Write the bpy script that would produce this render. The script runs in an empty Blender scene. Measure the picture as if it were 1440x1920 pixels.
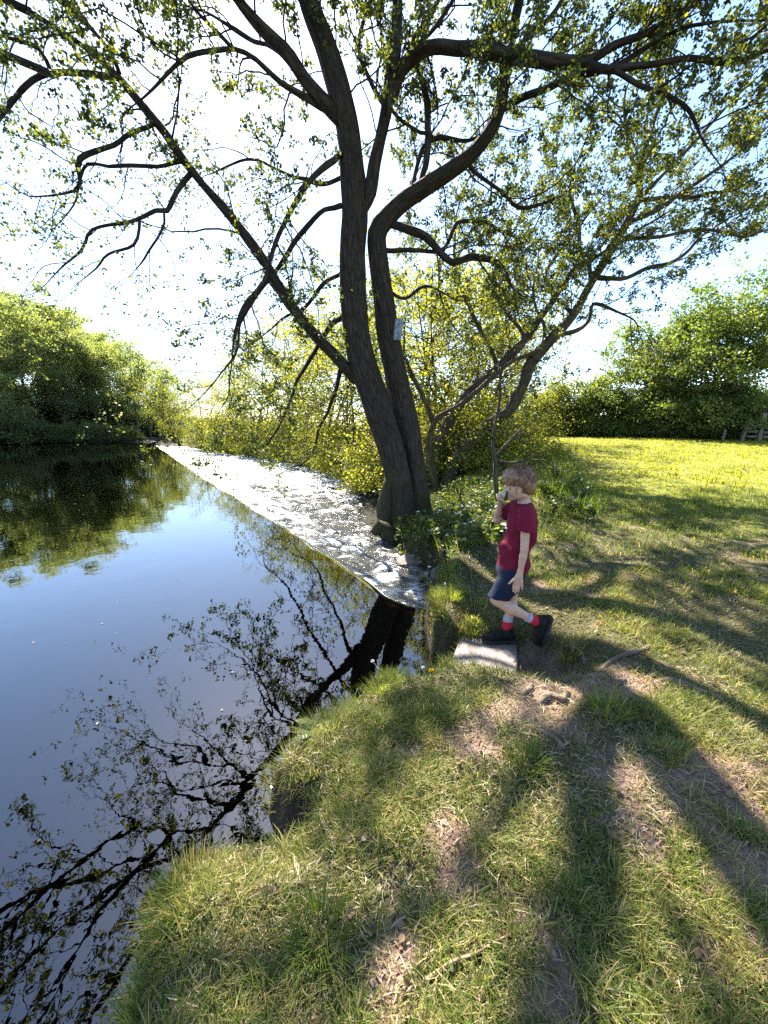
import bpy, math, time
import numpy as np
from mathutils import Vector
R = math.radians
T0 = time.time()

# ------------------------------------------------------------------ camera, world, sun, exposure
CAMZ = 1.72
FPX = 720.0                                   # focal length in photo pixels (1440 wide)
PITCH = math.atan(165 / 720)
CP, SP = math.cos(PITCH), math.sin(PITCH)
scene = bpy.context.scene
col = scene.collection
cam_d = bpy.data.cameras.new("camera")
cam = bpy.data.objects.new("camera", cam_d)
col.objects.link(cam)
cam.location = (0, 0, CAMZ)
cam.rotation_euler = (R(90) - PITCH, 0, 0)
cam_d.sensor_fit = 'HORIZONTAL'
cam_d.sensor_width = 36
cam_d.lens = 18
cam_d.clip_start = 0.02
cam_d.clip_end = 3000
scene.camera = cam

SUN_EL, SUN_AZ = R(47), R(-19.5)              # azimuth measured from +Y towards +X
sun_dir = Vector((math.sin(SUN_AZ) * math.cos(SUN_EL), math.cos(SUN_AZ) * math.cos(SUN_EL), math.sin(SUN_EL)))
world = bpy.data.worlds.new("World")
scene.world = world
world.use_nodes = True
wn = world.node_tree
for n in list(wn.nodes):
    wn.nodes.remove(n)
sky = wn.nodes.new('ShaderNodeTexSky')
sky.sky_type = 'NISHITA'
sky.sun_disc = False
sky.sun_elevation = SUN_EL
sky.sun_rotation = SUN_AZ
sky.air_density = 1.0
sky.dust_density = 0.5
sky.ozone_density = 4.5
bg = wn.nodes.new('ShaderNodeBackground')
bg.inputs['Strength'].default_value = 0.085
wo = wn.nodes.new('ShaderNodeOutputWorld')
wn.links.new(sky.outputs[0], bg.inputs['Color'])
wn.links.new(bg.outputs[0], wo.inputs['Surface'])

sun_d = bpy.data.lights.new("sun", 'SUN')
sun_d.energy = 5.0
sun_d.angle = R(0.55)
sun_d.color = (1.0, 0.94, 0.84)
sun = bpy.data.objects.new("sun", sun_d)
col.objects.link(sun)
sun.rotation_euler = (-sun_dir).to_track_quat('-Z', 'Y').to_euler()
sun.location = (0, 0, 30)

scene.view_settings.view_transform = 'Standard'
scene.view_settings.look = 'None'
scene.view_settings.exposure = 2.5
scene.view_settings.gamma = 1.0
scene.view_settings.use_curve_mapping = False
scene.render.engine = 'CYCLES'
cy = scene.cycles
cy.use_denoising = False
cy.max_bounces = 8
cy.diffuse_bounces = 3
cy.glossy_bounces = 3
cy.transmission_bounces = 4
cy.transparent_max_bounces = 10
cy.sample_clamp_indirect = 3.0
cy.caustics_reflective = False
cy.caustics_refractive = False

# ------------------------------------------------------------------ helpers: places measured in the photograph
def ray(px, py):
    x = (px - 720) / FPX
    u = (960 - py) / FPX
    return np.array((x, CP + SP * u, CP * u - SP))
def P(px, py, d):                              # the point on that line of sight at forward distance d
    r = ray(px, py)
    return np.array((0, 0, CAMZ)) + r * (d / r[1])
def G(px, py, z):                              # the point on that line of sight at height z
    r = ray(px, py)
    return np.array((0, 0, CAMZ)) + r * ((z - CAMZ) / r[2])
def PXM(px, py, d):                            # metres per photo pixel there
    return d / ray(px, py)[1] / FPX

rng = np.random.default_rng(7)

def hash2(ix, iy, s):
    h = (ix.astype(np.int64) * 374761393 + iy.astype(np.int64) * 668265263 + s * 2147483647) & 0xffffffff
    h = ((h ^ (h >> 13)) * 1274126177) & 0xffffffff
    return ((h ^ (h >> 16)) & 0xffff) / 65535.0
def vnoise(x, y, s=0):
    x = np.asarray(x, float); y = np.asarray(y, float)
    ix, iy = np.floor(x), np.floor(y)
    fx, fy = x - ix, y - iy
    fx = fx * fx * (3 - 2 * fx); fy = fy * fy * (3 - 2 * fy)
    a, b = hash2(ix, iy, s), hash2(ix + 1, iy, s)
    c, d = hash2(ix, iy + 1, s), hash2(ix + 1, iy + 1, s)
    return (a * (1 - fx) + b * fx) * (1 - fy) + (c * (1 - fx) + d * fx) * fy
def fbm(x, y, s=0, o=4):
    v, a, t = 0, 1.0, 0
    for k in range(o):
        v = v + a * vnoise(x * 2 ** k, y * 2 ** k, s + k); t += a; a *= 0.5
    return v / t
def sstep(a, b, x):
    t = np.clip((x - a) / (b - a), 0, 1)
    return t * t * (3 - 2 * t)
def poly_sd(x, y, poly):                       # signed distance to a polygon, > 0 inside
    x = np.asarray(x, float); y = np.asarray(y, float)
    best = np.full(x.shape, 1e9); inside = np.zeros(x.shape, bool)
    n = len(poly)
    for i in range(n):
        ax, ay = poly[i]; bx, by = poly[(i + 1) % n]
        dx, dy = bx - ax, by - ay
        t = np.clip(((x - ax) * dx + (y - ay) * dy) / (dx * dx + dy * dy), 0, 1)
        best = np.minimum(best, (x - ax - t * dx) ** 2 + (y - ay - t * dy) ** 2)
        if dy != 0:
            c = ((ay > y) != (by > y)) & (x < dx * (y - ay) / dy + ax)
            inside ^= c
    return np.where(inside, 1, -1) * np.sqrt(best)

# ------------------------------------------------------------------ helpers: objects
def mesh_np(name, V, faces, smooth=True, attrs=None, uv=None):
    """faces: list of (n,k) int arrays"""
    me = bpy.data.meshes.new(name)
    V = np.asarray(V, np.float32)
    faces = [np.asarray(f, np.int32) for f in faces if len(f)]
    me.vertices.add(len(V)); me.vertices.foreach_set('co', V.ravel())
    loops = np.concatenate([f.ravel() for f in faces])
    tot = np.concatenate([np.full(len(f), f.shape[1], np.int32) for f in faces])
    start = np.concatenate([[0], np.cumsum(tot)[:-1]]).astype(np.int32)
    me.loops.add(len(loops)); me.loops.foreach_set('vertex_index', loops)
    me.polygons.add(len(tot)); me.polygons.foreach_set('loop_start', start); me.polygons.foreach_set('loop_total', tot)
    me.polygons.foreach_set('use_smooth', np.full(len(tot), smooth, bool))
    for k, a in (attrs or {}).items():
        at = me.attributes.new(k, 'FLOAT', 'POINT'); at.data.foreach_set('value', np.asarray(a, np.float32))
    if uv is not None:
        l = me.uv_layers.new(name='uv'); l.data.foreach_set('uv', np.asarray(uv, np.float32)[loops].ravel())
    me.update(calc_edges=True)
    me.validate()
    return me
def obj(name, me, mat=None, parent=None, loc=None):
    o = bpy.data.objects.new(name, me); col.objects.link(o)
    if mat is not None and me is not None:
        if len(me.materials) == 0:
            me.materials.append(mat)
    if parent is not None: o.parent = parent
    if loc is not None: o.location = loc
    return o
def empty(name, loc=(0, 0, 0)):
    o = bpy.data.objects.new(name, None); col.objects.link(o); o.location = loc
    o.empty_display_size = 0.1
    return o
def tag(o, label=None, cat=None, group=None, kind=None):
    if label: o['label'] = label
    if cat: o['category'] = cat
    if group: o['group'] = group
    if kind: o['kind'] = kind
    return o
def copy_tree(o, parent=None):
    c = o.copy(); col.objects.link(c); c.parent = parent
    for ch in o.children:
        copy_tree(ch, c)
    return c

class Bag:                                     # collects tubes into one mesh
    def __init__(s): s.V, s.Q, s.T, s.UV, s.n = [], [], [], [], 0
    def tube(s, pts, rad, sides=6, flute=0, seed=0, cap=True):
        pts = np.asarray(pts, float); rad = np.asarray(rad, float)
        n = len(pts)
        tan = np.gradient(pts, axis=0); tan /= np.linalg.norm(tan, axis=1)[:, None] + 1e-9
        ref = np.array((0.31, 0.95, 0.05)) if abs(tan[0][1]) < 0.9 else np.array((1.0, 0, 0))
        u = np.cross(tan, ref); u /= np.linalg.norm(u, axis=1)[:, None] + 1e-9
        v = np.cross(tan, u)
        a = np.arange(sides) / sides * 2 * math.pi
        L = np.concatenate([[0], np.cumsum(np.linalg.norm(np.diff(pts, axis=0), axis=1))])
        rr = np.repeat(rad[:, None], sides, 1)
        if flute:
            ca, sa = np.cos(a), np.sin(a)
            nz = fbm(ca[None] * 2.2 + 9 + seed + L[:, None] * 0.35, sa[None] * 2.2 + L[:, None] * 0.8 + seed, seed, 3) - 0.5
            nz2 = vnoise(ca[None] * 5 + L[:, None] * .6 + 3, sa[None] * 5 + L[:, None] * 1.1, seed + 9) - 0.5
            rr = rr * (1 + flute * (nz * 1.5 + nz2 * 0.5))
        ring = pts[:, None] + rr[..., None] * (np.cos(a)[None, :, None] * u[:, None] + np.sin(a)[None, :, None] * v[:, None])
        s.V.append(ring.reshape(-1, 3))
        s.UV.append(np.stack([np.repeat(a[None], n, 0) / (2 * math.pi) * max(1, round(rad.max() * 40)), np.repeat(L[:, None], sides, 1) * 6], -1).reshape(-1, 2))
        i = np.arange(n - 1)[:, None] * sides + np.arange(sides)[None]
        j = np.arange(n - 1)[:, None] * sides + (np.arange(sides)[None] + 1) % sides
        s.Q.append((np.stack([i, j, j + sides, i + sides], -1).reshape(-1, 4)) + s.n)
        if cap and sides > 4:
            b = s.n + (n - 1) * sides
            s.T.append(np.array([(b, b + k, b + k + 1) for k in range(1, sides - 1)]))
            b = s.n
            s.T.append(np.array([(b, b + k + 1, b + k) for k in range(1, sides - 1)]))
        s.n += n * sides
    def mesh(s, name):
        f = [np.concatenate(s.Q)]
        if s.T: f.append(np.concatenate(s.T))
        return mesh_np(name, np.concatenate(s.V), f, True, uv=np.concatenate(s.UV))

def catmull(pts, step):
    pts = np.asarray(pts, float)
    ext = np.vstack([2 * pts[0] - pts[1], pts, 2 * pts[-1] - pts[-2]])
    out = []
    for i in range(1, len(ext) - 2):
        p0, p1, p2, p3 = ext[i - 1:i + 3]
        n = max(1, int(np.linalg.norm((p2 - p1)[:3]) / step))
        t = (np.arange(n) / n)[:, None]
        out.append(0.5 * (2 * p1 + (p2 - p0) * t + (2 * p0 - 5 * p1 + 4 * p2 - p3) * t ** 2 + (3 * p1 - p0 - 3 * p2 + p3) * t ** 3))
    out.append(pts[-1:])
    return np.concatenate(out)

def leaf_mesh(name, pos, dirs, size, g, hexa=True, tint=None, flat=0.5, wid=1.0):
    """many single leaves: each a folded blade set at pos, pointing along dirs"""
    n = len(pos)
    d = dirs / (np.linalg.norm(dirs, axis=1)[:, None] + 1e-9)
    nr = g.normal(size=(n, 3)); nr[:, 2] += flat * 2
    s = np.cross(d, nr); s /= np.linalg.norm(s, axis=1)[:, None] + 1e-9
    nn = np.cross(s, d)
    L = size[:, None]; W = L * g.uniform(0.36, 0.48, (n, 1)) * wid; fold = W * g.uniform(0.1, 0.45, (n, 1))
    if hexa:
        b = pos; t = pos + d * L - nn * L * 0.08
        l1 = pos + d * L * .28 + s * W * .85 + nn * fold; l2 = pos + d * L * .68 + s * W + nn * fold * .9
        r1 = pos + d * L * .28 - s * W * .85 + nn * fold; r2 = pos + d * L * .68 - s * W + nn * fold * .9
        V = np.stack([b, l1, l2, t, r2, r1], 1).reshape(-1, 3)
        k = np.arange(n)[:, None] * 6
        F = np.concatenate([k + np.array([[0, 3, 2, 1]]), k + np.array([[0, 5, 4, 3]])])
        m = 6
    else:
        V = np.stack([pos, pos + d * L * .5 + s * W * 1.1 + nn * fold, pos + d * L, pos + d * L * .5 - s * W * 1.1 + nn * fold], 1).reshape(-1, 3)
        k = np.arange(n)[:, None] * 4
        F = k + np.array([[0, 3, 2, 1]])
        m = 4
    if tint is None: tint = g.uniform(0, 1, n)
    return mesh_np(name, V, [F], False, {'tint': np.repeat(tint, m)})

# ------------------------------------------------------------------ materials
def mat(name):
    m = bpy.data.materials.new(name); m.use_nodes = True
    nt = m.node_tree
    for n in list(nt.nodes): nt.nodes.remove(n)
    out = nt.nodes.new('ShaderNodeOutputMaterial')
    def N(t, **kw):
        n = nt.nodes.new('ShaderNode' + t)
        for k, v in kw.items():
            if k in n.inputs: n.inputs[k].default_value = v
            else: setattr(n, k, v)
        return n
    def Lk(a, b): nt.links.new(a, b)
    return m, N, Lk, out
def ramp(N, stops):
    r = N('ValToRGB'); e = r.color_ramp.elements
    while len(e) > 1: e.remove(e[0])
    e[0].position = stops[0][0]; e[0].color = (*stops[0][1], 1)
    for p, c in stops[1:]:
        x = e.new(p); x.color = (*c, 1)
    return r
def foliage_mat(name, stops, trans=0.5, tcol=(1.0, 1.0, 0.45), gloss=0.025, rough=0.45):
    m, N, Lk, out = mat(name)
    at = N('Attribute'); at.attribute_name = 'tint'
    r = ramp(N, stops); Lk(at.outputs['Fac'], r.inputs[0])
    d = N('BsdfDiffuse'); Lk(r.outputs[0], d.inputs['Color'])
    mul = N('MixRGB', blend_type='MULTIPLY'); mul.inputs[0].default_value = 1; mul.inputs[2].default_value = (*tcol, 1)
    br = N('BrightContrast'); Lk(r.outputs[0], mul.inputs[1])
    sc = N('MixRGB', blend_type='ADD'); sc.inputs[0].default_value = 1
    Lk(mul.outputs[0], sc.inputs[1]); Lk(mul.outputs[0], sc.inputs[2])
    t = N('BsdfTranslucent'); Lk(sc.outputs[0], t.inputs['Color'])
    mx = N('MixShader'); mx.inputs[0].default_value = trans
    Lk(d.outputs[0], mx.inputs[1]); Lk(t.outputs[0], mx.inputs[2])
    g = N('BsdfGlossy', Roughness=rough); g.inputs['Color'].default_value = (1, 1, 1, 1)
    m2 = N('MixShader'); m2.inputs[0].default_value = gloss
    Lk(mx.outputs[0], m2.inputs[1]); Lk(g.outputs[0], m2.inputs[2])
    Lk(m2.outputs[0], out.inputs[0])
    return m
def simple(name, c, rough=0.8, bump=0, bscale=30, var=0.25, vscale=6, spec=0.3, stretch=(1, 1, 1), metallic=0):
    m, N, Lk, out = mat(name)
    b = N('BsdfPrincipled', Roughness=rough)
    b.inputs['Specular IOR Level'].default_value = spec
    b.inputs['Metallic'].default_value = metallic
    tc = N('TexCoord'); mp = N('Mapping'); mp.inputs['Scale'].default_value = stretch
    Lk(tc.outputs['Object'], mp.inputs[0])
    n = N('TexNoise', Scale=vscale, Detail=5.0); Lk(mp.outputs[0], n.inputs['Vector'])
    r = ramp(N, [(0.3, tuple(x * (1 - var) for x in c)), (0.7, tuple(min(1, x * (1 + var)) for x in c))])
    Lk(n.outputs[0], r.inputs[0]); Lk(r.outputs[0], b.inputs['Base Color'])
    if bump:
        n2 = N('TexNoise', Scale=bscale, Detail=6.0); Lk(mp.outputs[0], n2.inputs['Vector'])
        bp = N('Bump', Strength=bump, Distance=0.02); Lk(n2.outputs[0], bp.inputs['Height']); Lk(bp.outputs[0], b.inputs['Normal'])
    Lk(b.outputs[0], out.inputs[0])
    return m
def bark_mat(name, c1, c2, moss=0.0, bump=0.9):
    m, N, Lk, out = mat(name)
    uv = N('UVMap'); uv.uv_map = 'uv'
    mp = N('Mapping'); mp.inputs['Scale'].default_value = (1.6, 0.55, 1); Lk(uv.outputs[0], mp.inputs[0])
    ns = N('TexNoise', Scale=1.5, Detail=3.0); Lk(mp.outputs[0], ns.inputs['Vector'])
    ad = N('MixRGB', blend_type='ADD'); ad.inputs[0].default_value = 0.6
    Lk(mp.outputs[0], ad.inputs[1]); Lk(ns.outputs['Color'], ad.inputs[2])
    vo = N('TexVoronoi', feature='DISTANCE_TO_EDGE', Scale=1.0); Lk(ad.outputs[0], vo.inputs['Vector'])
    tc = N('TexCoord')
    n2 = N('TexNoise', Scale=28.0, Detail=7.0); Lk(tc.outputs['Object'], n2.inputs['Vector'])
    r = ramp(N, [(0.0, c1), (0.22, tuple((a + b) / 2 for a, b in zip(c1, c2))), (0.6, c2)])
    sm = N('Math', operation='MULTIPLY_ADD'); Lk(n2.outputs[0], sm.inputs[0]); sm.inputs[1].default_value = 0.5
    Lk(vo.outputs['Distance'], sm.inputs[2])
    sb = N('Math', operation='SUBTRACT'); Lk(sm.outputs[0], sb.inputs[0]); sb.inputs[1].default_value = 0.15
    Lk(sb.outputs[0], r.inputs[0])
    b = N('BsdfPrincipled', Roughness=0.9); b.inputs['Specular IOR Level'].default_value = 0.15
    src = r.outputs[0]
    if moss:
        n3 = N('TexNoise', Scale=2.2, Detail=5.0); Lk(tc.outputs['Object'], n3.inputs['Vector'])
        sx = N('SeparateXYZ'); Lk(tc.outputs['Object'], sx.inputs[0])
        mr = N('MapRange'); mr.inputs['From Min'].default_value = 2.0; mr.inputs['From Max'].default_value = 0.1
        Lk(sx.outputs['Z'], mr.inputs['Value'])
        mm = N('Math', operation='MULTIPLY'); Lk(mr.outputs[0], mm.inputs[0]); Lk(n3.outputs[0], mm.inputs[1])
        rr = ramp(N, [(0.22, (0, 0, 0)), (0.5, (moss, moss, moss))]); Lk(mm.outputs[0], rr.inputs[0])
        mx = N('MixRGB'); Lk(rr.outputs[0], mx.inputs[0]); Lk(src, mx.inputs[1]); mx.inputs[2].default_value = (0.055, 0.065, 0.016, 1)
        src = mx.outputs[0]
    Lk(src, b.inputs['Base Color'])
    h = N('Math', operation='MINIMUM'); Lk(sm.outputs[0], h.inputs[0]); h.inputs[1].default_value = 0.75
    bp = N('Bump', Strength=bump, Distance=0.03); Lk(h.outputs[0], bp.inputs['Height']); Lk(bp.outputs[0], b.inputs['Normal'])
    Lk(b.outputs[0], out.inputs[0])
    return m

M = {}
M['bark'] = bark_mat('bark_dark', (0.010, 0.008, 0.006), (0.070, 0.052, 0.038), moss=0.4)
M['bark2'] = bark_mat('bark_brown', (0.022, 0.016, 0.011), (0.12, 0.09, 0.06), moss=0.3)
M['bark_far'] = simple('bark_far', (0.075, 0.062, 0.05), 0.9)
M['leaf'] = foliage_mat('leaf_alder', [(0, (0.022, 0.031, 0.010)), (0.55, (0.042, 0.056, 0.014)), (0.85, (0.085, 0.095, 0.016)), (1, (0.17, 0.155, 0.02))], 0.5)
M['leaf_yellow'] = foliage_mat('leaf_yellow', [(0, (0.065, 0.08, 0.011)), (0.5, (0.13, 0.135, 0.016)), (1, (0.22, 0.20, 0.022))], 0.58)
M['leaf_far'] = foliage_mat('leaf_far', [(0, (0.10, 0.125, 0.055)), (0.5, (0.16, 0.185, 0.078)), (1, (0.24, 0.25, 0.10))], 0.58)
M['leaf_hedge'] = foliage_mat('leaf_hedge', [(0, (0.055, 0.08, 0.016)), (0.6, (0.10, 0.135, 0.027)), (1, (0.19, 0.205, 0.06))], 0.45, gloss=0.03)
M['leaf_scrub'] = foliage_mat('leaf_shrub', [(0, (0.05, 0.065, 0.016)), (1, (0.11, 0.13, 0.035))], 0.4)  # darker green of the low scrub on the far bank
M['grass'] = foliage_mat('grass_blades', [(0, (0.048, 0.078, 0.012)), (0.45, (0.095, 0.138, 0.022)), (0.7, (0.17, 0.19, 0.034)), (0.86, (0.27, 0.225, 0.085)), (1, (0.38, 0.29, 0.14))], 0.45, tcol=(1, 0.95, 0.5), gloss=0.012)
M['field'] = foliage_mat('meadow_grass', [(0, (0.10, 0.125, 0.012)), (0.6, (0.20, 0.205, 0.02)), (1, (0.30, 0.26, 0.06))], 0.5, tcol=(1, 0.95, 0.4), gloss=0.01)
M['herb'] = foliage_mat('herb_leaves', [(0, (0.025, 0.035, 0.010)), (0.5, (0.06, 0.085, 0.016)), (0.85, (0.12, 0.14, 0.025)), (1, (0.20, 0.17, 0.07))], 0.4, gloss=0.03)
M['petal'] = simple('white_petals', (0.75, 0.76, 0.7), 0.6, var=0.08)
M['yellow_petal'] = simple('yellow_petals', (0.75, 0.5, 0.01), 0.6, var=0.1)
M['stone'] = simple('sandstone', (0.165, 0.132, 0.106), 0.5, bump=0.35, bscale=34, var=0.35, vscale=5, spec=0.5)
M['rock'] = simple('bank_rock', (0.12, 0.095, 0.075), 0.7, bump=0.7, bscale=14, var=0.4, vscale=8)
M['root'] = simple('root_bark', (0.15, 0.105, 0.072), 0.85, bump=0.6, bscale=40, var=0.35, vscale=18)
M['stick'] = simple('dry_stick', (0.30, 0.19, 0.12), 0.8, bump=0.4, bscale=50, var=0.25, vscale=20)
M['wood'] = simple('weathered_wood', (0.15, 0.125, 0.10), 0.85, bump=0.3, bscale=30, var=0.25, vscale=9)
M['plate'] = simple('grey_board', (0.24, 0.26, 0.29), 0.7, bump=0.4, bscale=40, var=0.6, vscale=18)
M['metal'] = simple('dull_metal', (0.25, 0.25, 0.25), 0.5, metallic=0.8, var=0.1)
M['path'] = simple('pale_path', (0.42, 0.38, 0.30), 0.9, var=0.2, vscale=3)

# ground
def ground_mat():
    m, N, Lk, out = mat('ground')
    tc = N('TexCoord')
    def attr(nm):
        a = N('Attribute'); a.attribute_name = nm; return a.outputs['Fac']
    n1 = N('TexNoise', Scale=9.0, Detail=8.0); Lk(tc.outputs['Object'], n1.inputs['Vector'])
    n2 = N('TexNoise', Scale=70.0, Detail=6.0); Lk(tc.outputs['Object'], n2.inputs['Vector'])
    dirt = ramp(N, [(0.25, (0.12, 0.075, 0.05)), (0.5, (0.21, 0.135, 0.095)), (0.8, (0.29, 0.195, 0.145))]); Lk(n1.outputs[0], dirt.inputs[0])
    turf = ramp(N, [(0.3, (0.05, 0.042, 0.022)), (0.55, (0.085, 0.075, 0.035)), (0.75, (0.13, 0.115, 0.055))]); Lk(n2.outputs[0], turf.inputs[0])
    n3 = N('TexNoise', Scale=1.3, Detail=7.0); Lk(tc.outputs['Object'], n3.inputs['Vector'])
    field = ramp(N, [(0.3, (0.13, 0.14, 0.018)), (0.6, (0.20, 0.20, 0.028)), (0.8, (0.27, 0.23, 0.06))]); Lk(n3.outputs[0], field.inputs[0])
    bed = ramp(N, [(0.3, (0.02, 0.008, 0.004)), (0.6, (0.06, 0.022, 0.008)), (0.8, (0.10, 0.04, 0.015))]); Lk(n1.outputs[0], bed.inputs[0])
    def mix(f, a, b):
        x = N('MixRGB'); Lk(f, x.inputs[0]); Lk(a, x.inputs[1]); Lk(b, x.inputs[2]); return x.outputs[0]
    c = mix(attr('bare'), turf.outputs[0], dirt.outputs[0])
    c = mix(attr('field'), c, field.outputs[0])
    c = mix(attr('bed'), c, bed.outputs[0])
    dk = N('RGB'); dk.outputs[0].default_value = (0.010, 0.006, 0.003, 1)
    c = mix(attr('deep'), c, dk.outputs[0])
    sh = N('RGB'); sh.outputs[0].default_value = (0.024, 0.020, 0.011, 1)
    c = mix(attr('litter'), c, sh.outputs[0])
    b = N('BsdfPrincipled', Roughness=0.92); b.inputs['Specular IOR Level'].default_value = 0.15
    Lk(c, b.inputs['Base Color'])
    bp = N('Bump', Strength=1.0, Distance=0.03); Lk(n2.outputs[0], bp.inputs['Height']); Lk(bp.outputs[0], b.inputs['Normal'])
    Lk(b.outputs[0], out.inputs[0])
    return m
M['ground'] = ground_mat()

def water_mat():
    m, N, Lk, out = mat('pool_water')
    tc = N('TexCoord')
    mp = N('Mapping'); mp.inputs['Scale'].default_value = (1, 1, 1); Lk(tc.outputs['Object'], mp.inputs[0])
    n = N('TexNoise', Scale=2.2, Detail=3.0); Lk(mp.outputs[0], n.inputs['Vector'])
    n2 = N('TexNoise', Scale=14.0, Detail=2.0); Lk(mp.outputs[0], n2.inputs['Vector'])
    mx = N('Math', operation='MULTIPLY_ADD'); Lk(n2.outputs[0], mx.inputs[0]); mx.inputs[1].default_value = 0.10; Lk(n.outputs[0], mx.inputs[2])
    bp = N('Bump', Strength=0.045, Distance=0.05); Lk(mx.outputs[0], bp.inputs['Height'])
    fr = N('Fresnel', IOR=1.76); Lk(bp.outputs[0], fr.inputs['Normal'])
    tr = N('BsdfTransparent'); tr.inputs[0].default_value = (0.30, 0.13, 0.055, 1)
    gl = N('BsdfGlossy', Roughness=0.0); Lk(bp.outputs[0], gl.inputs['Normal']); gl.inputs['Color'].default_value = (1, 1, 1, 1)
    ms = N('MixShader'); Lk(fr.outputs[0], ms.inputs[0]); Lk(tr.outputs[0], ms.inputs[1]); Lk(gl.outputs[0], ms.inputs[2])
    Lk(ms.outputs[0], out.inputs[0])
    return m
M['water'] = water_mat()
def rapid_mat():
    m, N, Lk, out = mat('rushing_water')
    tc = N('TexCoord')
    mp = N('Mapping'); mp.inputs['Rotation'].default_value = (0, 0, R(-35)); mp.inputs['Scale'].default_value = (1.0, 2.6, 1); Lk(tc.outputs['Object'], mp.inputs[0])
    n = N('TexNoise', Scale=6.5, Detail=10.0, Roughness=0.75); Lk(mp.outputs[0], n.inputs['Vector'])
    n2 = N('TexNoise', Scale=9.0, Detail=9.0, Roughness=0.75); Lk(mp.outputs[0], n2.inputs['Vector'])
    bp = N('Bump', Strength=1.0, Distance=0.05); Lk(n2.outputs[0], bp.inputs['Height'])
    at = N('Attribute'); at.attribute_name = 'foam'
    ad = N('Math', operation='MULTIPLY_ADD'); Lk(n.outputs[0], ad.inputs[0]); ad.inputs[1].default_value = 1.0
    sb = N('Math', operation='SUBTRACT'); Lk(at.outputs['Fac'], sb.inputs[0]); sb.inputs[1].default_value = 0.5
    Lk(sb.outputs[0], ad.inputs[2])
    fo = ramp(N, [(0.53, (0, 0, 0)), (0.68, (1, 1, 1))]); Lk(ad.outputs[0], fo.inputs[0])
    wat = N('BsdfPrincipled', Roughness=0.07, IOR=1.6); wat.inputs['Base Color'].default_value = (0.05, 0.045, 0.035, 1)
    wat.inputs['Specular IOR Level'].default_value = 0.8
    Lk(bp.outputs[0], wat.inputs['Normal'])
    foam = N('BsdfPrincipled', Roughness=0.45); foam.inputs['Base Color'].default_value = (0.72, 0.72, 0.70, 1)
    foam.inputs['Specular IOR Level'].default_value = 0.7
    Lk(bp.outputs[0], foam.inputs['Normal'])
    ms = N('MixShader'); Lk(fo.outputs[0], ms.inputs[0]); Lk(wat.outputs[0], ms.inputs[1]); Lk(foam.outputs[0], ms.inputs[2])
    Lk(ms.outputs[0], out.inputs[0])
    return m
M['rapid'] = rapid_mat()

# ------------------------------------------------------------------ terrain
ZT = 0.36
def g2(px, py, z=ZT):
    p = G(px, py, z); return (float(p[0]), float(p[1]))
DZ = -0.26                                     # water level below the weir
bank_near = [(-0.62, -3.0), (-0.60, 0.2)] + [g2(*p) for p in [(245, 1850), (262, 1750), (285, 1680), (325, 1612), (400, 1562), (480, 1548), (555, 1535),
    (598, 1492), (545, 1442), (512, 1402), (588, 1342), (660, 1303), (740, 1256), (800, 1250)]] + \
    [g2(845, 1258, 0.12), g2(868, 1196, 0.10), g2(845, 1192, 0.2), g2(822, 1165, 0.25), g2(812, 1130, 0.25), g2(825, 1095, 0.2), g2(850, 1065, 0.1), g2(800, 1062, -0.1),
     g2(755, 1030, -0.2), g2(722, 985, DZ), g2(708, 940, DZ), g2(672, 896, DZ), g2(560, 868, DZ), g2(440, 850, DZ), g2(360, 839, DZ)]
land_r = bank_near + [(-22, 48), (-30, 80), (-60, 400), (900, 400), (900, -200), (-0.62, -200)]
weir_far = g2(288, 834, 0)
land_l = [(-600, -60), (-70, 18), g2(0, 833, 0), g2(150, 830, 0), g2(270, 829, 0), (weir_far[0] - .3, weir_far[1] + .6), (-25, 44), (-36, 80), (-80, 400), (-600, 400)]
WEIR = [np.array(g2(*p, 0)) for p in [(860, 1160), (803, 1145), (760, 1136), (719, 1118), (683, 1094), (606, 1043), (522, 988), (477, 959), (373, 893), (330, 863), (288, 834)]]
stone_c = np.array(g2(930, 1232, 0.2))

def land_top(x, y):
    z = ZT + 0.036 * np.clip(y - 2, 0, 18) + 0.004 * np.clip(y - 20, 0, 100)
    near = 1 - sstep(5, 12, np.hypot(x, y))
    z = z + (fbm(x * 1.3, y * 1.3, 3, 4) - 0.5) * 0.10 * (0.4 + near) + (fbm(x * 9, y * 9, 5, 3) - 0.5) * 0.035 * near
    # hollow of trodden earth behind the slab
    def dip(px, py, zz, rad, dep):
        c = g2(px, py, zz)
        return dep * np.exp(-((x - c[0]) ** 2 + (y - c[1]) ** 2) / rad ** 2)
    z = z - dip(985, 1235, 0.2, 0.33, 0.20) - dip(885, 1232, 0.2, 0.24, 0.14) - dip(1060, 1225, .25, 0.22, 0.10)
    z = z + dip(1120, 1215, 0.3, 0.18, 0.06)
    # lower bank at the foot of the trees
    c = g2(775, 1000, 0)
    z = z - 0.25 * np.exp(-((x - c[0]) ** 2 / 0.6 + (y - c[1]) ** 2 / 3.0))
    return z
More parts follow.
